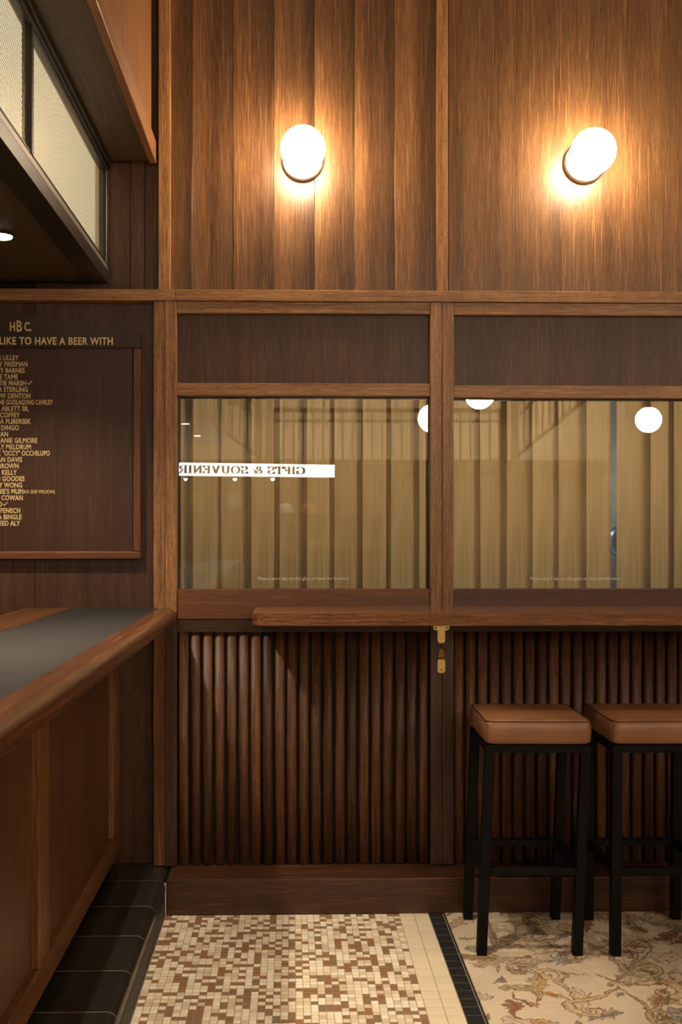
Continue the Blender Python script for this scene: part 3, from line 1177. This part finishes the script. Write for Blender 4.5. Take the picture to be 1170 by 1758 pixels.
YS0 = -4.5
XSI = -.70
cpts = [(XSI, 0), (XSI, PL - .0005)]
for q in range(7):
    a = math.pi / 2 - q / 6 * math.pi / 2
    cpts.append((X_STEP + .0006 - .026 + .026 * math.cos(a), PL - .0005 - .026 + .026 * math.sin(a)))
cpts += [(X_STEP + .0006, PL - .0345), (X_STEP - .0006, PL - .0345), (X_STEP - .0006, 0)]
inst(prism('core', cpts, 'Y', YS0, .171, M['grout_pale']))
inst(box('core', X(286, 0) - .002, X_STEP - .0075, .0, .001, 0, PL - .01, M['grout_pale'], None, 0))
TL = .238
yj = [.172, -.006]
while yj[-1] > YS0 + .25:
    yj.append(yj[-1] - TL)
wtop = X_STEP + .001
R = .026
for i in range(len(yj) - 1):
    y1_, y0_ = yj[i] - .0013, yj[i + 1] + .0013
    pts = [(XSI, PL - .008), (XSI, PL)]
    for q in range(7):
        a = math.pi / 2 - q / 6 * math.pi / 2
        pts.append((wtop - R + R * math.cos(a), PL - R + R * math.sin(a)))
    pts += [(wtop, PL - .034), (wtop - .008, PL - .034), (wtop - .008, PL - R - .004), (wtop - R, PL - .008)]
    o = prism('coping_tile', pts, 'Y', y0_, y1_, M['tile_black'], None, True)
    inst(o)
rt = None
ry = -.004
k = 0
while ry > -2.2:
    for (z0, z1) in ((.0445, PL - .0352), (.0015, .0425)):
        o = box('riser_tile', X_STEP - .0072, X_STEP, ry - .0488, ry - .0012, z0, z1, M['tile_riser'], None, .0008)
        inst(o)
    ry -= .05
    k += 1

# bar counter ----------------------------------------------------------------------------
XN1 = gx(303, YT)            # outer edge of the nosing
XN0 = gx(273, .15)           # inlay edge
XI0 = gx(122, YR - .01)
XBK = gx(45, YR - .01)
XF = gx(205.5, YR - .01)     # front face
ZT = gz(1043, 200, YR - .01)
ZFB = gz(1461, 205, YR - .01)
br = empty('bar_counter', (XF, -3.0, 0))
tag(br, 'long timber bar counter with black top and rounded wooden edge', 'bar counter')
YBE, YB1 = -6.0, .172


def inbr(o):
    o.location -= br.location
    o.parent = br
    return o


inbr(box('countertop', XI0 + .0005, XN0 - .0005, YBE + .06, YB1, ZT - .040, ZT - .001, M['inlay'], None, .001))
inbr(box('rear_edge', XBK, XI0 - .0002, YBE, YB1, ZT - .040, ZT, M['nosing'], None, .003, 2))
inbr(box('end_edge', XI0, XN0, YBE, YBE + .0595, ZT - .040, ZT, M['bar_rail'], None, .003, 2))
# rounded nosing
hN = .062
pts = [(XN0, ZT - hN), (XN0, ZT - .001)]
rr = hN / 2
for q in range(13):
    a = math.pi / 2 - q / 12 * math.pi
    pts.append((XN1 - .030 + .030 * math.cos(a) ** .8 if math.cos(a) > 0 else XN1 - .030, ZT - rr + rr * math.sin(a)))
nos = prism('nosing', pts, 'Y', YBE, .128, M['nosing'], None, True)
inbr(nos)
inbr(box('sub_top', XBK + .03, XN0 - .002, YBE + .03, .170, ZT - .075, ZT - .041, M['dark_h'], None, .001))
# front: frame with recessed panels
zt2 = ZT - .076
ZR = ZFB + .075
inbr(box('bottom_rail', XF - .030, XF, YBE + .05, .168, ZFB, ZR, M['bar_rail'], None, .002))
inbr(box('top_rail', XF - .030, XF, YBE + .05, .168, zt2 - .05, zt2, M['bar_rail'], None, .002))
ystile = [.168 - .13, -.94 - .055]
ys = [.168, .168 - .115]
inbr(box('stile', XF - .030, XF, .05, .168, ZR + .0005, zt2 - .0505, M['bar_stile'], None, .002))
yy = .05
c0 = [-.945, -2.0, -3.05, -4.1, -5.15]
for yc in c0:
    inbr(box('front_panel', XF - .040, XF - .018, yc + .056, yy - .001, ZR - .005, zt2 - .045, M['bar_v'], None, .0008))
    inbr(box('stile', XF - .030, XF, yc - .055, yc + .055, ZR + .0005, zt2 - .0505, M['bar_stile'], None, .002))
    yy = yc - .055
inbr(box('front_panel', XF - .040, XF - .018, YBE + .06, yy - .001, ZR - .005, zt2 - .045, M['bar_v'], None, .0008))
inbr(box('carcass', XBK + .06, XF - .041, YBE + .06, .165, PL + .001, ZT - .0755, M['dark_void'], None, 0))
inbr(box('kick_board', XF - .075, XF - .060, YBE + .06, .165, PL + .001, ZFB + .01, M['dark_void'], None, 0))

# drinks shelf -----------------------------------------------------------------------------
ZS = 1.036
YSF = -.179
sh = empty('drinks_shelf', (X(760), YT, ZS))
tag(sh, 'long varnished wooden drinks ledge below the windows with rounded end', 'shelf')
xs0 = gx(432.5, -.13)
outl = [(2.55, YT + .006), (2.55, YSF)]
rc = .045
for q in range(9):
    a = -math.pi / 2 - q / 8 * math.pi / 2
    outl.append((xs0 + rc + rc * math.cos(a), YSF + rc + rc * math.sin(a)))
outl.append((xs0, YT + .006))
bd = prism('board', outl, 'Z', ZS - .040, ZS, M['shelf'], None, True, .003)
bd.location -= sh.location
bd.parent = sh
# brass bracket: screw plate, strap, twisted strap down to the post
xbr = gx(757, -.16)
xft = gx(757, .128) - xbr
bq = empty('shelf_bracket', (xbr, YT, ZS - .040))
tag(bq, 'twisted brass bracket under the drinks ledge on the middle post', 'bracket')
pts = [(-.026, 0), (.026, 0), (.026, -.008), (.022, -.015), (.012, -.017), (.0125, -.047), (-.0125, -.047), (-.012, -.017), (-.022, -.015), (-.026, -.008)]
o = prism('screw_plate', pts, 'Y', -.2920, -.2885, M['brass'], bq)
for sx in (-.018, .018):
    lathe('screw', [(0, -.001), (.003, -.001), (.003, .001)], M['black_seal'], bq, (sx, -.2930, -.008), 'Y', 10)
bm = bmesh.new()
NS = 22
ringp = []
for i in range(NS + 1):
    t = i / NS
    if t < .2:
        y, z = -.2900, -.046 - .010 * t / .2
    else:
        s = (t - .2) / .8
        s2 = s * s * (3 - 2 * s)
        y, z = -.2900 + s2 * .2860, -.056 - s * .091
    tw2 = math.pi * max(0, min(1, (t - .12) / .6))
    wv = .0115 * (1 - .35 * math.sin(math.pi * min(1, max(0, (t - .1) / .75))))
    nrm = Vector((math.sin(tw2), -math.cos(tw2), 0))
    sd = Vector((math.cos(tw2), math.sin(tw2), 0))
    c = Vector((xft * s2 if t >= .2 else 0.0, y, z))
    ringp.append([bm.verts.new(c + sd * (wv * a) + nrm * (.0016 * b2)) for a, b2 in ((-1, -1), (1, -1), (1, 1), (-1, 1))])
for i in range(NS):
    for j in range(4):
        bm.faces.new((ringp[i][j], ringp[i][(j + 1) % 4], ringp[i + 1][(j + 1) % 4], ringp[i + 1][j]))
bm.faces.new(ringp[0])
bm.faces.new(ringp[-1])
bmesh.ops.recalc_face_normals(bm, faces=bm.faces)
o = mesh_obj('twisted_strap', bm, M['brass'], bq)
smooth_by_angle(o, .9)
pts = [(-.0105, -.140), (.0105, -.140), (.0135, -.155), (.0135, -.187)]
for q in range(7):
    a = -q / 6 * math.pi
    pts.append((.0135 * math.cos(a), -.187 + .008 * math.sin(a)))
pts += [(-.0135, -.155)]
pts = [(p[0] + xft, p[1]) for p in pts]
prism('foot_plate', pts, 'Y', -.0045, -.0005, M['brass'], bq)
lathe('screw', [(0, -.001), (.0028, -.001), (.0028, .001)], M['black_seal'], bq, (xft, -.0052, -.182), 'Y', 10)

# honour board -------------------------------------------------------------------------------
YH = .148
xh1, xh0 = gx(241.5, YH), gx(241.5, YH) - 2 * (gx(241.5, YH) - gx(33, YH))
zh_b, zh_hb, zh_ht, zh_pk = gz(960, 120, YH), gz(597, 120, YH), gz(574, 240, YH), gz(543, 33, YH)
hb = empty('honour_board', ((xh0 + xh1) / 2, YH, zh_b))
tag(hb, 'dark wooden honour board with gold lettered names hung on the left wall', 'honour board')
hcx = (xh0 + xh1) / 2


def inhb(o):
    o.location -= hb.location
    o.parent = hb
    return o


inhb(box('board_face', xh0 + .03, xh1 - .03, YH + .006, YR - .005, zh_b + .02, zh_hb + .004, M['board_face'], None, 0))
fw = .027
inhb(box('frame_stile', xh1 - fw, xh1, YH - .004, YR - .005, zh_b + fw + .0003, zh_hb - .0004, M['board_frame_v'], None, .003))
inhb(box('frame_stile', xh0, xh0 + fw, YH - .004, YR - .005, zh_b + fw + .0003, zh_hb - .0004, M['board_frame_v'], None, .003))
inhb(box('frame_rail', xh0, xh1, YH - .004, YR - .005, zh_b, zh_b + fw, M['board_frame_h'], None, .003))
pts = [(xh0, zh_hb), (xh1, zh_hb), (xh1, zh_ht)]
for q in range(1, 16):
    t = q / 16
    pts.append((xh1 + (xh0 - xh1) * t, zh_ht + (zh_pk - zh_ht) * math.sin(math.pi * t) ** 1.25))
pts += [(xh0, zh_ht)]
inhb(prism('header', pts, 'Y', YH - .007, YR - .005, M['board_head']))
yl = YH + .0045
rows = [('S LILLEY', 32), ('Y FREEMAN', 47), ('NY BARNES', 42.5), ('E TAME', 30.5), ('TIE MARSH', 44.5), ('R STERLING', 47.7), ('REW DENTON', 52),
        ('NE GOOLAGONG CAWLEY', 90.7), ('T ABLETT SR.', 49.6), ('E COFFEY', 34), ('TA PLIBERSEK', 53), ('IE DINGO', 32.5), ('CAN', 13.7),
        ('HANIE GILMORE', 64), ('LY MELDRUM', 53), ('K "OCCY" OCCHILUPO', 85.5), ('AN DAVIS', 38), ('BROWN', 31.8), ('L KELLY', 29),
        ('M GOODES', 42), ('NY WONG', 38), ("NIE'S MUM", 39.6), ('H COWAN', 39), ('O', 3.4), ('F FENECH', 34.6), ('A BINGLE', 37), ('LEED ALY', 34.6)]
ysc = [613.8 + i * (898.0 - 613.8) / 26 for i in range(27)]


def tick(px0, px1, py):
    bm = bmesh.new()
    x0, x1, z = gx(px0, yl), gx(px1, yl), gz(py, px0, yl)
    w = x1 - x0
    bm_bar(bm, (x0, 0, z), (x0 + w * .36, 0, z - w * .30), .0028, .0016, (0, 1, 0))
    bm_bar(bm, (x0 + w * .33, 0, z - w * .32), (x1, 0, z + w * .42), .0028, .0016, (0, 1, 0))
    o = mesh_obj('tick_mark', bm, M['gold'], None, (0, yl, 0))
    ctr(o)
    inhb(o)


for (s, r), yc in zip(rows, ysc):
    xsq = .755 if len(s) < 16 else (.59 if 'GOO' in s else .68)
    o = lettering('name_lettering', s, .0178, right=gx(r, yl), base=gz(yc + 4.4, r, yl), y=yl, mat=M['gold'], bold=.030, xs=xsq, ext=.0006, space=1.06)
    inhb(o)
inhb(lettering('name_lettering', '(AKA SUE WILSON)', .0125, right=gx(94, yl), base=gz(ysc[21] + 3.6, 70, yl), y=yl, mat=M['gold'], bold=.01, xs=.82, ext=.0006))
tick(46.5, 54.8, ysc[4])
tick(4.8, 13, ysc[23])
yh = YH - .0095
for mt, dy, dx, dz, nm in ((M['gold'], 0, 0, 0, 'raised_lettering'), (M['gold_edge'], .0022, .0022, -.0032, 'lettering_shadow_backing')):  # black backing copy, offset to draw the raised letters' shadow edge
    inhb(lettering(nm, 'LIKE TO HAVE A BEER WITH', .0265, right=gx(193.6, yh) + dx, base=gz(591.5, 100, yh) + dz, y=yh + dy, mat=mt, bold=.030, xs=.80, ext=.0012, space=1.09))
    inhb(lettering(nm, 'H', .0315, left=gx(17, yh) + dx, base=gz(568, 25, yh) + dz, y=yh + dy, mat=mt, bold=.03, xs=.66, ext=.0012))
    inhb(lettering(nm, 'B', .040, left=gx(28.5, yh) + dx, base=gz(569, 30, yh) + dz, y=yh + dy, mat=mt, bold=.025, xs=.68, ext=.0012))
    inhb(lettering(nm, 'C.', .0315, right=gx(54, yh) + dx, base=gz(568, 50, yh) + dz, y=yh + dy, mat=mt, bold=.03, xs=.66, ext=.0012))

# sconces ---------------------------------------------------------------------------------------
for (px, py, lab) in ((519, 276.5, 'round opal globe wall sconce on the banded veneer boards'), (1001.5, 280.5, 'round opal globe wall sconce on the plain veneer panel')):
    Yb = YP - .006
    s = empty('wall_sconce', (gx(px, Yb), YP, gz(py, px, Yb)))
    tag(s, lab, 'sconce', 'globe wall sconces')
    lathe('mounting_rim', [(0, -.0005), (.0735, -.0005), (.0735, -.016), (.070, -.019), (0, -.019)], M['sconce_rim'], s, (0, 0, 0), 'Y', 40)
    lathe('mounting_plate', [(0, -.0192), (.0695, -.0192), (.0695, -.024), (.066, -.027), (0, -.027)], M['sconce_plate'], s, (0, 0, 0), 'Y', 40)
    lathe('neck', [(.024, -.0272), (.024, -.050), (.030, -.056)], M['sconce_plate'], s, (0, 0, 0), 'Y', 24)
    sphere('globe', .0765, M['opal'], s, (0, -.122, 0))


# stools ------------------------------------------------------------------------------------------
def rounded_sq(h, r, n=5):
    pts = []
    for cx, cy, a0 in ((1, 1, 0), (-1, 1, 90), (-1, -1, 180), (1, -1, 270)):
        for q in range(n + 1):
            a = math.radians(a0 + 90 * q / n)
            pts.append((cx * (h - r) + r * math.cos(a), cy * (h - r) + r * math.sin(a)))
    return pts


def make_stool(loc, rz, rack, lab):
    s = empty('bar_stool', loc, rz)
    tag(s, lab, 'bar stool', 'bar stools under the drinks ledge')
    h = .1625
    zb, zt = .651, .727
    # cushion: rounded square that swells slightly
    bm = bmesh.new()
    lv = [(0, h - .010), (.006, h - .002), (.016, h + .001), (.040, h + .002), (.060, h + .001), (.069, h - .003), (.0735, h - .009), (.0755, h - .022), (.077, h - .07), (.0775, .02)]
    prev = None
    for z, hh in lv:
        ring = [bm.verts.new((x, y, zb + z)) for x, y in rounded_sq(hh, min(.022, hh * .5))]
        if prev:
            for i in range(len(ring)):
                j = (i + 1) % len(ring)
                bm.faces.new((prev[i], prev[j], ring[j], ring[i]))
        else:
            bm.faces.new(list(reversed(ring)))
        prev = ring
    bm.faces.new(prev)
    c = mesh_obj('seat_cushion', bm, M['leather'], s, smooth=True)
    smooth_by_angle(c, 1.2)
    # piped seam round the top edge and down the corners
    bm = bmesh.new()
    pp = rounded_sq(h - .0035, .02)
    for i in range(len(pp)):
        a, b2 = pp[i], pp[(i + 1) % len(pp)]
        bm_bar(bm, (a[0], a[1], zb + .0712), (b2[0], b2[1], zb + .0712), .0028, .0028)
    for sx in (-1, 1):
        for sy in (-1, 1):
            q = h - .0052
            bm_bar(bm, (sx * q, sy * q, zb + .010), (sx * q, sy * q, zb + .066), .0026, .0026, (0, 1, 0))
    w = mesh_obj('piping', bm, M['welt'], c)
    q = h - .0165
    dx, dy = rack
    for sx in (-1, 1):
        for sy in (-1, 1):
            bar('leg', (sx * q + dx, sy * q + dy, .006), (sx * q, sy * q, zb - .003), .030, .030, M['black_metal'], s, (0, 1, 0), .0015)
    for (a, b2) in (((-1, -1), (1, -1)), ((1, -1), (1, 1)), ((1, 1), (-1, 1)), ((-1, 1), (-1, -1))):
        bar('seat_rail', (a[0] * q, a[1] * q, zb - .013), (b2[0] * q, b2[1] * q, zb - .013), .026, .024, M['black_metal'], s, (0, 0, 1), .001)
        t = 1 - .262 / zb
        bar('footrest', (a[0] * q + dx * t, a[1] * q + dy * t, .262), (b2[0] * q + dx * t, b2[1] * q + dy * t, .262), .022, .022, M['black_metal'], s, (0, 0, 1), .001)
    return s


make_stool((.755, -.218, 0), math.radians(-1.5), (-.024, .010), 'black framed bar stool with tan leather seat, fully visible')
make_stool((1.139, -.222, 0), math.radians(-.5), (-.002, .004), 'black framed bar stool with tan leather seat, cut by the right edge')

# ================================================================== behind the glass
YV = .50
zv0, zv1 = .86, 2.06
vane_w = .128


def vane_mesh():
    bm = bmesh.new()
    n = 8
    ring = []
    for i in range(n + 1):
        t = i / n - .5
        x = t * vane_w
        y = .006 * (1 - (2 * t) ** 2)
        ring.append((bm.verts.new((x, y, 0)), bm.verts.new((x, y, zv1 - zv0)), bm.verts.new((x, y + .0008, 0)), bm.verts.new((x, y + .0008, zv1 - zv0))))
    for i in range(n):
        a, b2 = ring[i], ring[i + 1]
        bm.faces.new((a[0], b2[0], b2[1], a[1]))
        bm.faces.new((b2[2], a[2], a[3], b2[3]))
        bm.faces.new((a[0], a[2], b2[2], b2[0]))
        bm.faces.new((a[1], b2[1], b2[3], a[3]))
    bm.faces.new((ring[0][0], ring[0][1], ring[0][3], ring[0][2]))
    bm.faces.new((ring[-1][0], ring[-1][2], ring[-1][3], ring[-1][1]))
    bmesh.ops.recalc_face_normals(bm, faces=bm.faces)
    me = bpy.data.meshes.new('vane')
    bm.to_mesh(me)
    bm.free()
    me.materials.append(M['vane'])
    for p in me.polygons:
        p.use_smooth = True
    return me


vm = vane_mesh()
for lab, xs_, in (('pale fabric vertical blind behind the left window', [(304, -12, 0), (352, -12, 0), (404, -14, 0), (452, -12, 0), (499, -10, 0), (546, -11, 0), (594, -9, 0), (643, -10, 0), (691, -8, 0), (739, -10, 0)]),
                  ('pale fabric vertical blind behind the right window, parted in the middle',
                   [(798, 8, -.35), (842, -17, 0), (885, -19, 0), (931, -20, 0), (977, -17, 0), (1020, -12, 0), (1087, -10, 0), (1129, -9, 0), (1175, -10, 0), (1222, -10, 0), (1270, -9, 0)])):
    xm = (gx(xs_[0][0], YV) + gx(xs_[-1][0], YV)) / 2
    vb = empty('vertical_blind', (xm, YV, zv0))
    tag(vb, lab, 'blind', 'vertical blinds behind the glass')
    xa, xb = gx(xs_[0][0], YV) - .05, gx(xs_[-1][0], YV) + .05
    box('headrail', xa - xm, xb - xm, -.022, .022, zv1 - zv0 + .004, zv1 - zv0 + .045, M['vane_head'], vb, .003)
    for k, (p, ang, ti) in enumerate(xs_):
        o = link(bpy.data.objects.new('vane', vm), vb)
        o.location = (gx(p, YV) - xm, (.012 if k % 2 else 0.0), 0)
        o.rotation_euler = (0, math.radians(ti), math.radians(ang + random.uniform(-2, 2)))

# brewery room beyond
YB0, YB2 = .262, 3.0
for nm, a in (('wall_brewery_left', (-1.5, -1.4, YB0, YB2, 0, 3.0)), ('wall_brewery_right', (3.4, 3.5, YB0, YB2, 0, 3.0)), ('wall_brewery_rear', (-1.5, 3.5, YB2, YB2 + .1, 0, 3.0)),
              ('ceiling_brewery', (-1.5, 3.5, YB0, YB2 + .1, 3.0, 3.1)), ('floor_brewery', (-1.5, 3.5, .31, YB2 + .1, -.1, 0))):
    o = box(nm, *a, M['brew_wall'], None, 0)
    q_ = nm.split('_')
    tag(o, 'blue grey brewery %s glimpsed through the gap in the blind' % (q_[0] if len(q_) == 2 else q_[2] + ' ' + q_[0]), q_[0], kind='structure')
tk = empty('brewing_tank', (1.75, 2.1, 0))
tag(tk, 'steel brewing tank behind the parted blind of the right window', 'tank')
lathe('tank_shell', [(.0, .35), (.06, .38), (.24, .50), (.26, .54), (.26, 1.95), (.23, 2.04), (.12, 2.10), (0, 2.11)], M['steel'], tk, (0, 0, 0), 'Z', 40)
for k in range(3):
    a = 2 * math.pi * k / 3
    bar('leg', (.21 * math.cos(a), .21 * math.sin(a), 0), (.21 * math.cos(a), .21 * math.sin(a), .52), .04, .04, M['steel'], tk)
lathe('manway', [(0, -.03), (.09, -.03), (.10, -.01), (.10, .03)], M['steel'], tk, (0, -.255, 1.25), 'Y', 30)
for (x, lab) in ((.95, 'unseen batten backlighting the blinds from the brewery rear wall, behind the middle post'), (2.2, 'unseen batten backlighting the blinds from the brewery rear wall, behind the right window')):  # unseen battens, placed to backlight the blind vanes
    ft = empty('unseen_batten', (x, 2.93, 2.25))
    tag(ft, lab, 'light', 'brewery wall battens')
    box('housing', -.62, .62, .022, .069, -.04, .04, M['sconce_plate'], ft, .004)
    o = lathe('tube', [(.019, -.6), (.019, .6)], M['brew_tube'], ft, (0, 0, 0), 'Y', 14)
    o.rotation_euler = (0, 0, math.pi / 2)

# ================================================================== behind the viewer (seen in the glass)
for (x, y, z, lab) in ((3.50, -6.2, 2.40, 'white globe pendant reflected at the right of the right window'), (1.60, -4.9, 2.47, 'white globe pendant reflected at the top left of the right window'),
                       (1.26, -5.4, 2.32, 'white globe pendant reflected beside the middle post'), (3.3, -3.2, 2.42, 'unseen white globe pendant added right of the viewer to light the room')):  # last pendant is unseen, added to light the room
    p = empty('globe_pendant', (x, y, z))
    tag(p, lab, 'pendant', 'globe pendants in the room')
    sphere('globe', .125, M['opal_pendant'], p)
    lathe('gallery', [(.0, .150), (.045, .150), (.05, .126), (.044, .112)], M['brass'], p, (0, 0, 0), 'Z', 24)
    lathe('rod', [(.006, .150), (.006, ZC - z - .02)], M['brass'], p, (0, 0, 0), 'Z', 8)
    lathe('ceiling_rose', [(.06, ZC - z), (.06, ZC - z - .012), (.01, ZC - z - .03)], M['brass'], p, (0, 0, 0), 'Z', 24)

# lit souvenir sign with slab lettering
GL = {}


def S(*pts):
    return list(pts)


def arc(cx, cy, rx, ry, a0, a1, n=12):
    return [(cx + rx * math.cos(math.radians(a0 + (a1 - a0) * i / n)), cy + ry * math.sin(math.radians(a0 + (a1 - a0) * i / n))) for i in range(n + 1)]


sf = [S((-.08, .03), (.36, .03))]
GL['I'] = (.34, [S((.17, 0), (.17, 1)), S((0, .03), (.34, .03)), S((0, .97), (.34, .97))])
GL['F'] = (.66, [S((.17, 0), (.17, 1)), S((0, .03), (.38, .03)), S((0, .97), (.64, .97)), S((.62, .97), (.62, .72)), S((.17, .52), (.45, .52)), S((.45, .40), (.45, .64))])
GL['E'] = (.70, [S((.17, 0), (.17, 1)), S((0, .03), (.66, .03)), S((0, .97), (.64, .97)), S((.62, .97), (.62, .74)), S((.65, .03), (.65, .28)), S((.17, .52), (.45, .52)), S((.45, .40), (.45, .64))])
GL['T'] = (.76, [S((.38, 0), (.38, 1)), S((.2, .03), (.56, .03)), S((.02, .97), (.74, .97)), S((.04, .97), (.04, .72)), S((.72, .97), (.72, .72))])
GL['O'] = (.86, [arc(.43, .5, .36, .48, 0, 360, 28)])
GL['U'] = (.86, [S((.18, 1), (.18, .36)), arc(.43, .36, .25, .34, 180, 360), S((.68, .36), (.68, 1)), S((0, .97), (.36, .97)), S((.55, .97), (.82, .97))])
GL['V'] = (.82, [S((.14, .97), (.41, .0)), S((.41, 0), (.68, .97)), S((0, .97), (.32, .97)), S((.54, .97), (.82, .97))])
GL['N'] = (.88, [S((.17, 0), (.17, 1)), S((.17, .97), (.70, .03)), S((.70, 0), (.70, 1)), S((0, .03), (.34, .03)), S((0, .97), (.26, .97)), S((.54, .97), (.88, .97))])
GL['R'] = (.80, [S((.17, 0), (.17, 1)), S((0, .03), (.34, .03)), S((0, .97), (.4, .97)), [(.17, .97)] + arc(.40, .73, .24, .24, 90, -90) + [(.17, .49)], S((.42, .49), (.66, .03)), S((.6, .03), (.82, .03))])
GL['S'] = (.66, [arc(.32, .73, .24, .24, 20, 270, 14) + arc(.32, .26, .26, .23, 90, -160, 14), S((.56, .97), (.56, .74)), S((.05, .03), (.05, .28))])
GL['G'] = (.86, [arc(.45, .5, .38, .47, 40, 325, 22), S((.76, .45), (.76, .06)), S((.56, .45), (.86, .45)), S((.74, .95), (.74, .72))])
GL['&'] = (.90, [arc(.36, .76, .17, .21, -60, 250, 16), S((.24, .62), (.80, .02)), arc(.34, .28, .26, .26, 100, 330, 14), S((.58, .16), (.76, .46)), S((.64, .48), (.88, .48))])


def slab_text(txt, h, th, mat, name, parent, x0, y, z0, thick=.002):
    bm = bmesh.new()
    x = 0.0
    for ch in txt:
        if ch == ' ':
            x += .42
            continue
        w, strokes = GL[ch]
        for st_ in strokes:
            for a, b2 in zip(st_[:-1], st_[1:]):
                A, B = Vector((x + a[0], 0, a[1])) * h, Vector((x + b2[0], 0, b2[1])) * h
                d = (B - A)
                if d.length < 1e-6:
                    continue
                vert = abs(d.z) / d.length
                wd = h * (.055 + .15 * vert ** 2)
                dn = d.normalized() * (h * .012)
                bm_bar(bm, A - dn, B + dn, wd, thick, (0, 1, 0))
        x += w + .10
    o = mesh_obj(name, bm, mat, parent, (x0, y, z0))
    return o, x * h


sg = empty('souvenir_sign', (-.54, -6.78, 1.865), math.radians(180 - 11))
tag(sg, 'long lit white sign reading gifts and souvenirs, reflected in the left window', 'sign')
box('light_box', -1.02, 1.10, .0, .05, 0, .145, M['canopy_metal'], sg, .003)
box('lit_face', -1.01, 1.09, -.004, -.001, .005, .140, M['sign_lit'], sg, 0)
lt_, wt = slab_text('GIFTS & SOUVENIRS', .078, .0, M['sign_ink'], 'lettering', sg, 0, -.007, .034)
lt_.location.x = -.69
for v in lt_.data.vertices:
    v.co.x *= 1.40 / wt
for xq in (-.9, .95):
    bar('hanger', (xq, .025, .145), (xq, .025, ZC - 1.87), .012, .012, M['iron'], sg)

# souvenir corner: timber back wall with shelf, caps, frames, picture lamps
sp = box('souvenir_partition', -2.3, 1.05, -7.30, -7.22, .0, 2.05, M['rear_wood'], None, .004)
tag(sp, 'timber partition carrying souvenirs, reflected below the lit sign', 'partition')
shf = box('display_shelf', -.35, 1.00, -7.219, -7.00, 1.47, 1.50, M['dark_h'], None, .003)
tag(shf, 'dark wooden display shelf with caps, reflected in the left window', 'shelf')


def cap(x, y, z, mat, lab):
    c = empty('cap', (x, y, z))
    tag(c, lab, 'cap')
    bm = bmesh.new()
    bmesh.ops.create_uvsphere(bm, u_segments=24, v_segments=14, radius=.095)
    bmesh.ops.delete(bm, geom=[v for v in bm.verts if v.co.z < -.002], context='VERTS')
    for v in bm.verts:
        v.co.z *= 1.15
    mesh_obj('crown', bm, mat, c, smooth=True)
    pts = []
    for q in range(13):
        a = math.pi * q / 12
        pts.append((.085 * math.cos(a), .06 + .095 * math.sin(a)))
    prism('peak', pts, 'Z', 0.0, .006, mat, c)
    sphere('button', .012, mat, c, (0, 0, .109), 10, 6)
    return c


cap(-.06, -7.12, 1.501, M['cap_white'], 'white cap on the display shelf, reflected below the sign')
cap(.17, -7.12, 1.501, M['cap_orange'], 'orange cap on the display shelf, reflected beside the white cap')
for (x, z, w, h, mt, lab) in ((-.62, 1.56, .17, .16, 'paper', 'small framed white certificate on the souvenir partition'),
                              (-1.05, 1.50, .20, .24, 'cloth_yellow', 'small framed picture left of the certificate')):
    f = empty('framed_print', (x, -7.2195, z))
    tag(f, lab, 'picture')
    for (x0, x1, z0, z1) in ((-w / 2 - .015, -w / 2, -.015, h + .015), (w / 2, w / 2 + .015, -.015, h + .015), (-w / 2, w / 2, -.015, 0), (-w / 2, w / 2, h, h + .015)):
        box('frame', x0, x1, .0, .02, z0, z1, M['iron'], f, .001)
    box('print', -w / 2, w / 2, .001, .008, 0, h, M[mt], f, 0)
for (x, lab) in ((-1.12, 'left picture lamp over the souvenir partition'), (-.60, 'middle picture lamp over the souvenir partition'), (-.20, 'right picture lamp over the souvenir partition')):
    p = empty('picture_lamp', (x, -7.2195, 1.86))
    tag(p, lab, 'lamp', 'picture lamps')
    bar('arm', (0, 0, .02), (0, .14, .05), .012, .012, M['brass'], p)
    lathe('shade', [(.012, .0), (.03, -.045), (.028, -.045)], M['brass'], p, (0, .14, .05), 'Z', 18)
    sphere('bulb', .02, M['opal_pendant'], p, (0, .14, .0), 14, 8)
yb_ = box('yellow_shirt', .18, .46, -7.06, -7.02, 1.14, 1.22, M['cloth_yellow'], None, .01, 3)
tag(yb_, 'folded yellow shirt on the lower display ledge, reflected in the left window', 'shirt')
o = box('display_ledge', -.35, 1.00, -7.219, -6.95, 1.11, 1.139, M['dark_h'], None, .003)
tag(o, 'lower wooden display ledge under the caps', 'shelf')

# stair and landing balustrades high on the rear wall
ls = box('landing', -2.0, 3.6, Y_REAR + .002, -7.55, 1.96, 2.10, M['rear_wood'], None, .005)
tag(ls, 'upper stair landing at the rear of the room', 'landing')


def balustrade(p0, p1, lab, n):
    p0, p1 = Vector(p0), Vector(p1)
    b = empty('balustrade', (p0 + p1) / 2)
    tag(b, lab, 'balustrade', 'stair balustrades')
    c = (p0 + p1) / 2
    up = Vector((0, 0, 1))
    bar('handrail', p0 - c + up * .62, p1 - c + up * .62, .05, .045, M['iron'], b)
    bar('upper_rail', p0 - c + up * .50, p1 - c + up * .50, .03, .03, M['iron'], b)
    bar('bottom_rail', p0 - c + up * .06, p1 - c + up * .06, .03, .03, M['iron'], b)
    for i in range(n):
        q = p0.lerp(p1, (i + .5) / n) - c
        bar('baluster', q + up * .06, q + up * .60, .022, .022, M['iron'], b)
    for q in (p0, p1):
        bar('newel', q - c, q - c + up * .72, .07, .07, M['iron'], b)


balustrade((-.25, -7.5, 2.02), (2.35, -7.5, 2.02), 'dark iron landing balustrade reflected at the top of the left window', 24)
balustrade((2.44, -7.38, 2.05), (3.35, -5.5, 3.0), 'dark iron stair balustrade rising to the right in the reflection', 20)
balustrade((-.36, -7.46, 2.05), (-1.5, -7.05, 2.9), 'dark iron stair balustrade rising to the left in the reflection', 14)
